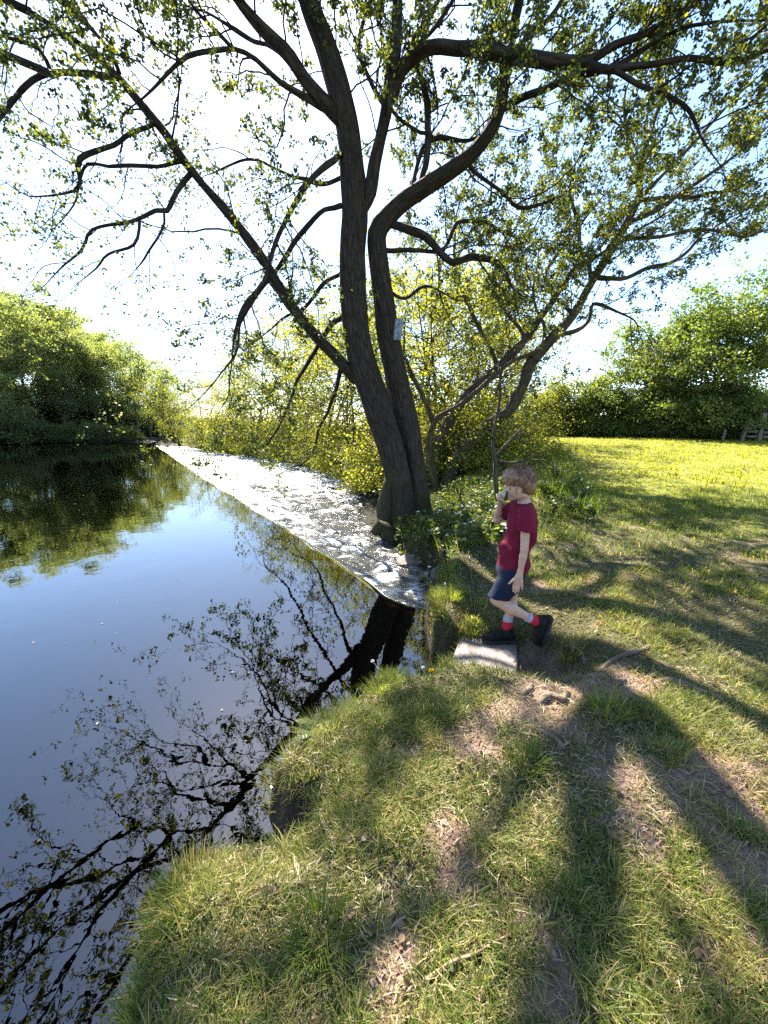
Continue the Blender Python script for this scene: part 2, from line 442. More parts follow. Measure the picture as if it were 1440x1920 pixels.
def ground_z(x, y):
    x = np.asarray(x, float); y = np.asarray(y, float)
    wob = (fbm(x * 5, y * 5, 21, 3) - 0.5) * 0.09 * (1 - sstep(4, 9, y))
    d = poly_sd(x, y, land_r) + wob
    top = land_top(x, y)
    fall = 0.09 * (1 - sstep(0.0, 0.22, d))
    dn = sstep(4.6, 7.5, y)                     # below the weir the bank shelves gently
    fall = fall * (1 - dn) + (top + 0.20) * (1 - sstep(0.0, 1.0 + 0.16 * y, d)) * dn
    zr = top - fall
    w = 0.10 + 0.015 * np.clip(y - 3, 0, 200)
    k = sstep(-w, 0.015, d)
    bedz = -0.20 - 0.5 * sstep(0, 2.5, -d) - 0.6 * sstep(1, 8, -d)
    z = bedz * (1 - k) + zr * k
    dl = poly_sd(x, y, land_l)
    zl = 0.06 + 0.10 * np.clip(dl, 0, 60) + (fbm(x * .2, y * .2, 8, 3) - .5) * 1.0 * sstep(0, 8, dl)
    kl = sstep(-1.2, 0.4, dl)
    z = np.where(dl > -1.2, z * (1 - kl) + zl * kl, z)
    return z

BARE = [(g2(985, 1238, .2), .34, .16, 1.0), (g2(1340, 1465), .30, .11, 1.0), (g2(1230, 1440), .14, .08, .7), (g2(885, 1400), .14, .12, .8), (g2(1330, 1780), .25, .10, .85),
        (g2(1240, 1650), .12, .12, .7), (g2(1400, 1620), .2, .08, .8), (g2(1010, 1330), .22, .14, .9), (g2(700, 1290), .10, .10, .7), (g2(1410, 1035), .5, .16, 1.0), (g2(1150, 1300), .3, .14, .75),
        (g2(840, 1570), .12, .10, .6), (g2(1000, 1880), .16, .06, .6), (g2(1050, 1110), .5, .12, .7), (g2(620, 1440), .10, .08, .6), (g2(760, 1760), .08, .06, .7), (g2(1180, 1245), .3, .10, .7), (g2(860, 1640), .08, .08, .5)]
def bare_f(x, y):
    b = np.zeros(np.shape(x))
    for (c, rx, ry, a) in BARE:
        b = np.maximum(b, a * np.exp(-(((x - c[0]) / rx) ** 2 + ((y - c[1]) / ry) ** 2)))
    n = fbm(x * 4.5, y * 4.5, 33, 4)
    b = b * .85 + (n - 0.47) * 1.7 + (fbm(x * 14, y * 14, 36, 3) - .5) * .8
    return np.clip(sstep(0.28, 0.62, b), 0, 1)

def axis(segs):
    out = [segs[0][0]]
    for (a, b, s0, s1) in segs:
        p, s = a, s0
        n = max(2, int(2 * abs(b - a) / (s0 + s1)))
        t = np.linspace(0, 1, n + 1)[1:]
        w = s0 + (s1 - s0) * t; w = np.cumsum(w); out.extend(a + (b - a) * w / w[-1])
    return np.array(out)
xs = axis([(-900, -60, 90, 8), (-60, -4, 2.5, 0.5), (-4, -1.3, 0.3, 0.05), (-1.3, 2.6, 0.026, 0.026), (2.6, 8, 0.03, 0.3), (8, 60, 0.4, 5), (60, 900, 8, 90)])
ys = axis([(-200, -2, 30, 0.5), (-2, 0.4, 0.3, 0.04), (0.4, 4.0, 0.026, 0.026), (4.0, 9, 0.035, 0.15), (9, 60, 0.2, 2), (60, 900, 4, 90)])
gx, gy = np.meshgrid(xs, ys)
gz = ground_z(gx, gy)
nx, ny = len(xs), len(ys)
i = (np.arange(ny - 1)[:, None] * nx + np.arange(nx - 1)[None]).ravel()
F = np.stack([i, i + 1, i + nx + 1, i + nx], 1)
dR = poly_sd(gx, gy, land_r); dL = poly_sd(gx, gy, land_l)
bare = bare_f(gx, gy)
bare = np.maximum(bare, (1 - sstep(0.0, 0.06, dR)) * 0.8)
fieldw = sstep(4.5, 9, np.hypot(gx, gy)) * sstep(0.5, 3.0, dR)
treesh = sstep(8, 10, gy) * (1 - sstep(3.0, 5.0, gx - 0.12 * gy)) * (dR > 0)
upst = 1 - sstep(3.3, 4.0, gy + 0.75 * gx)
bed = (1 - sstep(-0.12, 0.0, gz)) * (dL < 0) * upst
deep = sstep(0.8, 2.2, -dR) * (dL < 0)  # dark bed colour stands in for light absorbed by deep water
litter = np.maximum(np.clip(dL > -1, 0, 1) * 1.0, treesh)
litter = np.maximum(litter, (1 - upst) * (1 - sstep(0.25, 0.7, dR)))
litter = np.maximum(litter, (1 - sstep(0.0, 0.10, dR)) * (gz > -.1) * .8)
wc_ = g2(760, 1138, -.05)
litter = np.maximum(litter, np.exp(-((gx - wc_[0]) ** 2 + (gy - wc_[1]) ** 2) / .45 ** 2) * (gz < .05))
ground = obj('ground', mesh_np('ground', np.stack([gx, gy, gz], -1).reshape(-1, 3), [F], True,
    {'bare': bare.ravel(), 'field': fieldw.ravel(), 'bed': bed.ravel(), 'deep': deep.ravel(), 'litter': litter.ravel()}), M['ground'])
tag(ground, 'grassy river bank rising to a sunlit meadow', 'ground', kind='structure')
def gzp(x, y): return float(ground_z(np.array([x]), np.array([y]))[0])

# ------------------------------------------------------------------ water
def offs(line, d):                             # points moved d to the downstream side
    line = np.array(line); t = np.gradient(line, axis=0); t /= np.linalg.norm(t, axis=1)[:, None]
    return line + np.stack([t[:, 1], -t[:, 0]], 1) * d
def crest(step):
    c = catmull(np.array(WEIR), step); t = np.gradient(c, axis=0); t /= np.linalg.norm(t, axis=1)[:, None]
    L_ = np.concatenate([[0], np.cumsum(np.linalg.norm(np.diff(c, axis=0), axis=1))])
    w = (fbm(L_ * 1.1, L_ * 0 + 3, 91, 3) - .5) * .16
    return c + np.stack([t[:, 1], -t[:, 0]], 1) * w[:, None]
wline = crest(0.12)
wz = lambda p, z: np.column_stack([p, np.full(len(p), z)])
# pool: fan from the weir line towards the far left and behind the camera
far = np.array([(-26, 46), (-60, 46), (-300, 46)])
ring = np.concatenate([wline, far, [(-300, -80), (2.5, -80), (2.5, 2.6)]])
from mathutils.geometry import tessellate_polygon
tess = tessellate_polygon([[Vector((p[0], p[1], 0)) for p in ring]])
T = np.array(tess)
Vp = wz(ring, 0.0)
a, b, c = Vp[T[:, 0]], Vp[T[:, 1]], Vp[T[:, 2]]
flip = np.cross(b - a, c - a)[:, 2] < 0
T[flip] = T[flip][:, ::-1]
river = obj('river_pool', mesh_np('river_pool', Vp, [T], False), M['water'])
tag(river, 'still dark river pool above the weir reflecting trees and sky', 'river', kind='structure')
# lip of the weir: smooth water bending over
prof = [(0.0, 0.0), (0.03, -0.003), (0.06, -0.012), (0.09, -0.028), (0.12, -0.052), (0.16, -0.085)]
lw = wline.copy()
rows = []
for (d, z) in prof:
    q = offs(lw, d)
    w = (vnoise(np.arange(len(lw)) * 0.7, np.full(len(lw), d * 6), 4) - .5) * 0.02 * min(1, d * 12)
    rows.append(np.column_stack([q, np.full(len(q), z) + w]))
V = np.concatenate(rows); nw = len(lw)
F = np.concatenate([np.stack([k * nw + np.arange(nw - 1), (k + 1) * nw + np.arange(nw - 1), (k + 1) * nw + np.arange(1, nw), k * nw + np.arange(1, nw)], 1) for k in range(len(prof) - 1)])
lip = obj('weir_lip_water', mesh_np('weir_lip', V, [F[:, ::-1]], True), M['water'])
tag(lip, 'smooth olive water bending over the weir crest', 'water', kind='structure')
# stone sill under the lip
rows = [wz(offs(lw, -0.25), -0.6), wz(offs(lw, -0.2), -0.09), wz(offs(lw, 0.01), -0.05), wz(offs(lw, 0.06), -0.07), wz(offs(lw, 0.15), -0.16), wz(offs(lw, 0.17), -0.6)]
V = np.concatenate(rows)
F = np.concatenate([np.stack([k * nw + np.arange(nw - 1), (k + 1) * nw + np.arange(nw - 1), (k + 1) * nw + np.arange(1, nw), k * nw + np.arange(1, nw)], 1) for k in range(len(rows) - 1)])
M['sill'] = simple('weir_sill', (0.02, 0.024, 0.013), 0.7, bump=0.6, bscale=12, var=0.5, vscale=5)
sill = obj('weir', mesh_np('weir_sill', V, [F[:, ::-1]], True), M['sill'])
tag(sill, 'long low stone weir running diagonally across the river', 'weir')
# rushing water below: strip from the lip outwards, rippled for real
S = []
lw2 = crest(0.045)
keep = np.concatenate([[True], np.diff(np.floor(np.cumsum(np.concatenate([[0], np.linalg.norm(np.diff(lw2, axis=0), axis=1) / (0.03 + 0.0055 * np.linalg.norm(lw2[1:], axis=1))])))) > 0])
lw2 = lw2[keep]
offv = np.concatenate([np.linspace(0.13, 3.2, 104), 3.2 + np.cumsum(np.linspace(0.04, 0.34, 40))])
rows, foam = [], []
for d in offv:
    q = offs(lw2, d)
    dist = np.hypot(q[:, 0], q[:, 1])
    z = -0.07 - 0.19 * sstep(0.2, 2.4, np.full(len(q), d))
    turb = 1 - 0.45 * sstep(2, 7, np.full(len(q), d))
    fu = (q[:, 0] * .84 + q[:, 1] * .54); fv = (-q[:, 0] * .54 + q[:, 1] * .84)      # along and across the flow
    wx = (fbm(fu * 1.1, fv * 1.1, 70, 2) - .5) * 1.4
    a1 = fbm(fu * 1.7 + wx, fv * 2.6 + wx, 60, 3) - .5
    rg = 1 - np.abs(2 * fbm(fu * 4.6 + wx * 2, fv * 3.0 - wx, 62, 3) - 1) * 2.2        # sharp little crests lying across the flow
    a2 = fbm(fu * 9 + wx * 3, fv * 8, 64, 3) - .5
    st = sstep(0.2, 0.6, np.full(len(q), d))
    z = z + (a1 * 0.10 + (rg - .5) * 0.055 + a2 * 0.06) * turb * st
    rows.append(np.column_stack([q, z]))
    nearw = 1 - sstep(3.6, 6.5, q[:, 1])
    fm = 0.43 + 0.16 * a1 + 0.20 * (rg - .5) + 0.3 * a2 + 0.10 * np.exp(-((d - 0.5) / 0.5) ** 2) - 0.10 * nearw * sstep(0.2, 1.0, np.full(len(q), d)) + 0.22 * sstep(6, 16, q[:, 1])
    fm = fm - 0.12 * sstep(2.5, 6, np.full(len(q), d))
    foam.append(fm)
V = np.concatenate(rows); nw = len(lw2)
F = np.concatenate([np.stack([k * nw + np.arange(nw - 1), (k + 1) * nw + np.arange(nw - 1), (k + 1) * nw + np.arange(1, nw), k * nw + np.arange(1, nw)], 1) for k in range(len(offv) - 1)])
rap = obj('river_rapids', mesh_np('river_rapids', V, [F[:, ::-1]], True, {'foam': np.concatenate(foam)}), M['rapid'])
tag(rap, 'white sunlit water rushing below the weir', 'river', kind='structure')
print('terrain', round(time.time() - T0, 1))

# ------------------------------------------------------------------ trees
def norm(v): return v / (np.linalg.norm(v) + 1e-9)
def walk(p, d, length, n, g, wob=0.25, up=0.0):
    pts = [p]; d = norm(d); st = length / n
    for k in range(n):
        d = norm(d + g.normal(size=3) * wob + np.array((0, 0, up)))
        p = p + d * st; pts.append(p)
    return np.array(pts)
class Tree:
    def __init__(s, seed):
        s.g = np.random.default_rng(seed); s.bag = Bag(); s.lp, s.ld, s.ls, s.lt = [], [], [], []
    def leaves(s, pts, n, size, spread=0.03, tint=(0, 1)):
        if n < 1: return
        g = s.g
        t = g.uniform(0.3, 1.0, n) * (len(pts) - 1)
        k = np.minimum(t.astype(int), len(pts) - 2); f = (t - k)[:, None]
        p = pts[k] * (1 - f) + pts[k + 1] * f
        d = pts[k + 1] - pts[k]; d = d / (np.linalg.norm(d, axis=1)[:, None] + 1e-9)
        d = d * 0.6 + g.normal(size=(n, 3)) * 0.7; d[:, 2] -= 0.25
        s.lp.append(p + g.normal(size=(n, 3)) * spread); s.ld.append(d)
        s.ls.append(size * g.uniform(0.6, 1.2, n)); s.lt.append(np.clip(g.normal((tint[0] + tint[1]) / 2, (tint[1] - tint[0]) / 3.2, n), 0, 1))
    def sub(s, path, rad, lv, levels, lf=1.0, t0=0.15, size=0.05, tint=(0, 1)):
        """grow side branches of level lv along a path"""
        if lv >= len(levels): return
        g = s.g; L = levels[lv]
        seg = np.linalg.norm(np.diff(path, axis=0), axis=1); cum = np.concatenate([[0], np.cumsum(seg)]); tot = cum[-1]
        n = int(tot * L['per_m'] * (1 - t0) + g.uniform(0, 1))
        n = max(n, L.get('min', 0))
        for q in range(n):
            u = t0 + (1 - t0) * (q + g.uniform(0, 1)) / n
            x = u * tot; k = min(np.searchsorted(cum, x, 'right') - 1, len(seg) - 1); f = (x - cum[k]) / (seg[k] + 1e-9)
            p = path[k] * (1 - f) + path[k + 1] * f
            tdir = norm(path[k + 1] - path[k])
            side = g.normal(size=3); side -= tdir * side.dot(tdir); side = norm(side)
            d = tdir * L['along'] + side * (1 - L['along'] * .5); d[2] += L['lift']
            r = min(rad[k] * 0.55, L['r'] * g.uniform(0.7, 1.2))
            ln = g.uniform(*L['len']) * (1.15 - 0.45 * u)
            pts = walk(p, d, ln, L['n'], g, L['wob'], L['up'])
            if s.gaps is not None and g.uniform() < s.open_to_sun(pts[len(pts) // 2][None])[0] * .9: continue
            rr = np.linspace(r, r * 0.35, len(pts))
            s.bag.tube(pts, rr, L['sides'], cap=False)
            if L.get('leaf'): s.leaves(pts, int(L['leaf'] * lf * g.uniform(0.4, 1.6) + .5), size, L.get('spread', 0.025), tint)
            s.sub(pts, rr, lv + 1, levels, lf, 0.2, size, tint)
    gaps, origin = None, np.zeros(3)
    def open_to_sun(s, w):                     # how far the ground this point would shade is sunlit in the photograph
        k = -1.0 / math.tan(SUN_EL); w = w + s.origin; h = w[:, 2] - ZT
        x = w[:, 0] + h * k * math.sin(SUN_AZ); y = w[:, 1] + h * k * math.cos(SUN_AZ)
        i = ((x + 2) * 80).astype(int); j = (y * 80).astype(int)
        ok = (i >= 0) & (j >= 0) & (i < 480) & (j < 360)
        return np.where(ok, s.gaps[np.clip(i, 0, 479), np.clip(j, 0, 359)], 0)
    def thin(s):
        for q in range(len(s.lp)):
            keep = s.g.uniform(0, 1, len(s.lp[q])) > s.open_to_sun(s.lp[q]) * 0.93
            s.lp[q], s.ld[q], s.ls[q], s.lt[q] = s.lp[q][keep], s.ld[q][keep], s.ls[q][keep], s.lt[q][keep]
    def finish(s, root, wood_mat, leaf_mat, hexa=True, wood='branches', flat=0.5):
        if s.bag.n: obj(wood, s.bag.mesh(wood), wood_mat, root)
        if s.lp:
            me = leaf_mesh('crown', np.concatenate(s.lp), np.concatenate(s.ld), np.concatenate(s.ls), s.g, hexa, np.concatenate(s.lt), flat)
            o = obj('crown', me, leaf_mat, root); o['kind'] = 'stuff'

def limb_from_photo(pts, d0):
    """(px, py, depth offset, half width in px) -> world path and radii"""
    A = np.array([np.append(P(p[0], p[1], d0 + p[2]), p[3] * PXM(p[0], p[1], d0 + p[2])) for p in pts])
    C = catmull(A, 0.09)
    return C[:, :3], np.maximum(C[:, 3] * 0.82, 0.003)

def knotty(p, r, g):
    n = len(p); k = max(3, n // 3); t = np.linspace(0, 1, n); kt = np.linspace(0, 1, k)
    w = np.sin(np.pi * np.clip(t * 6, 0, .5))
    for c in range(3): p[:, c] += np.interp(t, kt, g.normal(size=k) * .016) * w
    return p, r * (1 + np.interp(t, kt, g.normal(size=k) * .09))
def run_out(p, r, g):
    n = len(p); k = int(n * .6)
    r = r.copy(); r[k:] *= np.linspace(1, .55, n - k)
    q = walk(p[-1], p[-1] - p[-4], g.uniform(.5, 1.0), 9, g, .22, -.02)[1:]
    return np.vstack([p, q]), np.concatenate([r, np.linspace(r[-1] * .9, .0025, 9)])
LV = [dict(per_m=4.0, len=(0.6, 2.1), n=11, wob=0.20, up=0.02, r=0.013, sides=5, along=0.55, lift=0.12, leaf=14),
      dict(per_m=5.8, len=(0.22, 0.62), n=6, wob=0.26, up=0.0, r=0.0055, sides=3, along=0.6, lift=0.05, leaf=22),
      dict(per_m=9.0, len=(0.08, 0.24), n=3, wob=0.25, up=-0.03, r=0.0025, sides=3, along=0.6, lift=0.0, leaf=20)]
LVs = [dict(per_m=3.6, len=(0.5, 1.5), n=10, wob=0.24, up=-0.05, r=0.009, sides=4, along=0.6, lift=0.0, leaf=9),
       dict(per_m=5.5, len=(0.18, 0.55), n=5, wob=0.28, up=-0.03, r=0.0045, sides=3, along=0.6, lift=0.0, leaf=12),
       dict(per_m=7.0, len=(0.06, 0.18), n=3, wob=0.25, up=-0.03, r=0.0025, sides=3, along=0.6, lift=0.0, leaf=7)]

TD = float(G(765, 985, 0.0)[1])
ORGB = G(942, 1211, 0.20)
tree_root = empty('alder_tree', (float(G(765, 985, 0)[0]), TD, 0.0))
off = -np.array(tree_root.location)
def rel(p): return p + off
T1 = Tree(11)
GAPS = [[g2(*p) for p in pp] for pp in (
    [(770, 1470), (900, 1410), (1010, 1440), (1110, 1510), (1190, 1620), (1280, 1800), (1310, 1960), (1000, 1960), (870, 1720), (785, 1610)],
    [(1170, 1400), (1300, 1375), (1480, 1390), (1500, 1560), (1330, 1510)], [(1050, 1300), (1250, 1285), (1480, 1330), (1480, 1385), (1180, 1370)],
    [(300, 1640), (420, 1560), (530, 1580), (480, 1680), (330, 1740)], [(1290, 1570), (1420, 1640), (1480, 1780), (1400, 1760)])]
GAPS += [[g2(*p, .2) for p in ((845, 1200), (970, 1195), (985, 1275), (840, 1285))], [g2(*p, .25) for p in ((810, 1110), (900, 1110), (910, 1190), (815, 1190))], [g2(*p) for p in ((670, 1250), (780, 1240), (760, 1310), (660, 1320))]]
bs_ = ORGB[:2] + np.array((-math.sin(SUN_AZ), -math.cos(SUN_AZ))) * 0.95
GAPS.append([(bs_[0] + .17 * math.cos(a), bs_[1] + .34 * math.sin(a)) for a in np.linspace(0, 6.28, 9)[:-1]])
gi_, gj_ = np.meshgrid((np.arange(480) + .5) / 80 - 2, (np.arange(360) + .5) / 80, indexing='ij')
SUNLIT = np.zeros(gi_.shape)
for g_ in GAPS: SUNLIT = np.maximum(SUNLIT, sstep(-.05, .06, poly_sd(gi_, gj_, g_)))
T1.gaps = SUNLIT; T1.origin = np.array(tree_root.location)
TRUNKS = {
 'A': [(750, 1030, 0, 46), (754, 985, 0, 38), (752, 930, 0, 32), (744, 880, 0, 30), (724, 815, 0, 30), (702, 750, 0, 31), (676, 670, 0, 33), (664, 580, 0, 30), (661, 480, 0, 29), (666, 395, 0, 29), (660, 300, -.05, 27), (650, 225, -.1, 26), (630, 150, -.15, 26), (606, 75, -.2, 24), (582, 10, -.25, 22), (555, -80, -.3, 18), (535, -190, -.4, 13), (520, -330, -.4, 7)],
 'B': [(790, 1020, .25, 38), (786, 965, .25, 31), (778, 900, .25, 27), (766, 820, .25, 26), (750, 740, .25, 27), (735, 660, .25, 25), (720, 570, .25, 24), (710, 500, .22, 23), (706, 440, .2, 22), (722, 412, .2, 20), (752, 380, .2, 18), (795, 350, .15, 18), (845, 318, .1, 17), (888, 285, .05, 16), (922, 240, 0, 15), (940, 190, 0, 14), (948, 120, 0, 12), (962, 50, 0, 11), (978, -20, 0, 10), (1000, -140, 0, 7), (1010, -260, 0, 4)],
}
for key, nm in (('A', 'trunk'), ('B', 'trunk')):
    p, r = limb_from_photo(TRUNKS[key], TD)
    bg_ = Bag()
    z0 = p[:, 2]
    fl = 1 + 0.25 * np.clip(1 - (z0 - z0[0]) / 0.5, 0, 1) ** 2
    bg_.tube(rel(p), r * fl, 22, flute=0.32, seed=3 if key == 'A' else 8)
    o = obj(nm, bg_.mesh('trunk'), M['bark'], tree_root)
    T1.sub(rel(p[int(len(p) * .62):]), r[int(len(p) * .62):], 0, LV, 1.0)
LIMBS = [
 # (leaf factor, twig set, path)
 (0.9, LV, [(672, 400, 0, 20), (690, 360, -.02, 19), (704, 305, -.05, 19), (716, 250, -.1, 18), (726, 190, -.1, 17), (738, 110, -.1, 17), (745, 40, -.1, 16), (750, -60, -.15, 13), (765, -200, -.2, 8)]),
 (1.0, LV, [(648, 235, -.1, 20), (620, 205, -.15, 19), (585, 165, -.2, 17), (545, 110, -.25, 16), (505, 65, -.3, 15), (455, 5, -.35, 14), (400, -70, -.4, 11), (330, -170, -.5, 7)]),
 (0.42, LV, [(672, 712, 0, 21), (640, 680, -.05, 18), (600, 640, -.1, 16), (558, 588, -.15, 15), (510, 512, -.2, 14), (460, 442, -.25, 13.5), (405, 374, -.3, 13), (358, 315, -.35, 13), (310, 252, -.4, 12.5), (268, 198, -.45, 12), (218, 140, -.5, 11), (150, 82, -.55, 9), (60, 24, -.6, 8), (-40, -40, -.7, 6), (-160, -110, -.8, 4)]),
 (1.0, LV, [(738, 175, -.05, 16), (752, 130, -.1, 17), (780, 102, -.2, 17), (820, 88, -.3, 17), (862, 92, -.4, 16), (920, 102, -.5, 17), (985, 108, -.6, 17), (1050, 116, -.75, 16), (1105, 112, -.85, 14), (1150, 84, -1.0, 12), (1220, 58, -1.15, 12), (1300, 12, -1.3, 11), (1400, -50, -1.5, 8), (1500, -110, -1.7, 5)]),
 (1.0, LV, [(1100, 114, -.85, 11), (1140, 130, -.95, 11), (1200, 118, -1.1, 9), (1290, 108, -1.25, 8), (1370, 118, -1.4, 8), (1450, 88, -1.6, 7), (1560, 40, -1.9, 5)]),
 (1.0, LV, [(940, 205, 0, 10), (985, 182, -.1, 9), (1050, 155, -.4, 8.5), (1110, 140, -.7, 9), (1160, 124, -.95, 8), (1240, 70, -1.2, 6), (1300, 46, -1.4, 6), (1440, 42, -1.7, 4)]),
 (0.9, LV, [(1150, 132, -1.0, 7), (1195, 155, -1.05, 6), (1250, 180, -1.15, 6), (1292, 205, -1.2, 5.5), (1316, 260, -1.3, 4), (1350, 300, -1.4, 3)]),
 (0.9, LV, [(735, 420, .2, 10), (765, 432, .2, 11), (800, 448, .2, 11), (822, 472, .2, 11), (850, 490, .2, 11), (878, 480, .2, 10), (930, 495, .2, 8), (952, 530, .2, 6), (965, 548, .2, 4)]),
 (0.9, LV, [(724, 470, .2, 7), (770, 470, .3, 7), (830, 470, .4, 6), (858, 418, .5, 6), (900, 415, .6, 5), (950, 440, .7, 4), (1010, 450, .8, 3)]),
 (1.0, LV, [(788, 352, .15, 9), (798, 300, .25, 9), (803, 240, .35, 9), (796, 180, .45, 9), (780, 120, .5, 9), (778, 75, .55, 9), (800, 40, .6, 10), (822, 0, .65, 9), (850, -90, .7, 6)]),
 (0.9, LV, [(800, 250, .3, 5), (770, 232, .35, 5), (742, 210, .4, 5), (712, 160, .45, 4)]),
 (1.0, LV, [(948, 110, 0, 8), (985, 75, .1, 7), (1030, 40, .2, 6), (1060, -10, .3, 5), (1100, -80, .4, 3)]),
 (1.0, LV, [(870, 300, .08, 7), (900, 330, .2, 6), (945, 360, .3, 5), (975, 388, .4, 5), (1035, 372, .5, 3.5), (1080, 350, .6, 3)]),
 (0.8, LV, [(760, 395, .2, 5), (800, 268, .5, 7), (880, 262, .6, 6), (930, 240, .7, 4)]),
 (0.9, LV, [(618, 212, -.12, 8), (582, 186, -.2, 8), (530, 155, -.35, 7), (480, 118, -.5, 7), (438, 93, -.6, 7), (385, 98, -.7, 6.5), (330, 128, -.8, 6), (282, 172, -.9, 5), (230, 215, -1.0, 3)]),
 (0.9, LV, [(440, 93, -.6, 5), (410, 60, -.7, 5), (370, 20, -.8, 4), (330, -40, -.9, 3)]),
 (0.9, LV, [(225, 140, -.48, 6), (205, 92, -.6, 6), (160, 40, -.75, 5), (95, -10, -.9, 4), (20, -60, -1.1, 3)]),
 (0.45, LVs, [(220, 145, -.5, 8), (160, 146, -.6, 8), (90, 143, -.7, 8), (48, 160, -.8, 7), (15, 205, -.9, 6), (-20, 260, -1.0, 4)]),
 (0.45, LVs, [(98, 140, -.7, 5), (75, 95, -.75, 5), (40, 78, -.8, 5), (-20, 55, -.9, 4)]),
 (0.5, LVs, [(290, 232, -.42, 6), (245, 250, -.5, 6), (215, 275, -.6, 6), (155, 300, -.7, 6), (152, 345, -.75, 5), (120, 362, -.8, 4), (55, 368, -.9, 3), (10, 340, -1.0, 2)]),
 (0.5, LVs, [(344, 302, -.36, 5), (275, 308, -.4, 5), (200, 312, -.5, 4.5), (162, 306, -.55, 4), (150, 345, -.6, 4), (140, 388, -.65, 3), (95, 430, -.7, 2)]),
 (0.5, LVs, [(358, 325, -.34, 7), (330, 362, -.4, 7), (312, 395, -.45, 7), (290, 395, -.5, 6), (250, 412, -.55, 5), (172, 428, -.65, 5), (150, 468, -.7, 4), (80, 532, -.8, 2.5)]),
 (0.4, LVs, [(308, 400, -.45, 4), (295, 450, -.45, 3.5), (272, 488, -.45, 3), (246, 512, -.45, 2)]),
 (0.5, LVs, [(262, 412, -.55, 4), (250, 455, -.6, 4), (200, 472, -.7, 3), (180, 505, -.75, 2.5), (140, 540, -.8, 2)]),
 (0.8, LV, [(640, 285, -.1, 8), (600, 322, -.25, 8), (555, 372, -.4, 7), (525, 425, -.5, 7), (508, 480, -.55, 6), (492, 530, -.6, 6), (455, 575, -.7, 5), (438, 640, -.8, 4), (425, 720, -.9, 3)]),
 (0.8, LVs, [(640, 385, 0, 7), (598, 402, .2, 7), (560, 440, .35, 7), (530, 490, .45, 6), (490, 545, .5, 5), (450, 610, .55, 4)]),
 (0.8, LVs, [(648, 330, 0, 6), (600, 345, .3, 6), (570, 335, .4, 5), (520, 320, .5, 4), (470, 300, .6, 4), (390, 325, .7, 3)]),
 (0.7, LVs, [(642, 510, 0, 6), (605, 535, .3, 6), (570, 578, .5, 5), (530, 600, .6, 4), (480, 640, .7, 3)]),
 (0.7, LVs, [(645, 590, 0, 7), (610, 625, .4, 7), (575, 680, .7, 6), (548, 740, .9, 5), (525, 795, 1.0, 5), (500, 835, 1.1, 4)]),
 (0.7, LVs, [(672, 690, 0, 6), (640, 690, .4, 6), (628, 740, .6, 5), (600, 800, .8, 4), (585, 850, .9, 3), (540, 880, 1.0, 2)]),
 (0.7, LVs, [(510, 512, -.2, 6), (480, 545, -.3, 5), (452, 600, -.35, 4), (440, 660, -.4, 4), (400, 720, -.45, 3), (360, 760, -.5, 2)]),
 (0.7, LVs, [(725, 540, .25, 6), (760, 560, .5, 5), (800, 540, .7, 4), (850, 560, .9, 3)]),
 (0.9, LV, [(728, 205, -.1, 7), (700, 160, .1, 7), (672, 90, .2, 6), (690, 20, .3, 5), (700, -60, .4, 4)]),
 (0.9, LV, [(770, 100, -.2, 6), (820, 40, -.35, 6), (860, -20, -.5, 5), (900, -110, -.6, 4)]),
 (0.9, LV, [(540, 105, -.25, 7), (500, 85, -.1, 6), (450, 60, .1, 6), (400, 30, .3, 5), (340, 10, .5, 4)]),
]
for (lf, lv, path) in LIMBS:
    p, r = limb_from_photo(path, TD); p = rel(p)
    p, r = knotty(p, r, T1.g)
    p, r = run_out(p, r * .80, T1.g)
    b_ = Bag(); b_.tube(p, r, 9, flute=0.22, seed=int(abs(path[0][0])))
    obj('limb', b_.mesh('limb'), M['bark'], tree_root)
    T1.sub(p, r, 0, lv, lf, 0.12, 0.042, (-0.1, 1.05))
for path in [[P(60, 24, TD - .6), P(-120, -60, TD - 1.0), (-5.0, 3.9, 5.6), (-5.2, 3.0, 5.5), (-5.3, 2.2, 5.2)], [P(15, 205, TD - .9), (-4.6, 4.0, 4.5), (-4.7, 3.2, 4.3), (-4.6, 2.4, 4.0)],
             [P(160, 40, TD - .75), (-3.9, 4.0, 6.2), (-4.0, 3.2, 6.3), (-4.0, 2.4, 6.1)], [P(-20, 55, TD - .9), (-5.6, 4.2, 5.2), (-6.0, 3.4, 5.0)], [P(98, 140, TD - .7), (-4.1, 4.2, 5.2), (-4.0, 3.4, 5.0), (-3.9, 2.8, 4.8)],
             [P(455, 5, TD - .35), (-2.4, 4.6, 7.0), (-2.6, 3.8, 7.1), (-2.7, 3.0, 6.9)]]:
    C_ = catmull(np.array([rel(np.array(q_)) for q_ in path]), .1); r_ = np.linspace(.045, .018, len(C_)); C_, r_ = run_out(C_, r_, T1.g)
    b_ = Bag(); b_.tube(C_, r_, 8, flute=.2); obj('limb', b_.mesh('limb'), M['bark'], tree_root); T1.sub(C_, r_, 0, LV, 0.5, .25, .042, (-.1, 1.0))
# buttress roots at the water side
bt = Bag()
for path in [[(740, 1000, 0, 26), (722, 960, -.1, 20), (726, 915, -.1, 13), (735, 885, -.05, 6)], [(770, 1000, -.2, 30), (740, 1010, -.45, 24), (712, 985, -.5, 17), (700, 1002, -.55, 9)],
             [(790, 1010, -.1, 26), (815, 1030, -.6, 18), (840, 1050, -.9, 10)]]:
    p, r = limb_from_photo(path, TD); bt.tube(rel(p), r, 12, flute=0.4, seed=5)
obj('buttress_root', bt.mesh('buttress_root'), M['bark'], tree_root)
T1.thin()
T1.finish(tree_root, M['bark'], M['leaf'], False, wood='twigs')
tag(tree_root, 'large dark twin trunked tree leaning over the weir with spreading limbs', 'tree')
print('tree1', round(time.time() - T0, 1), sum(map(len, T1.lp)))

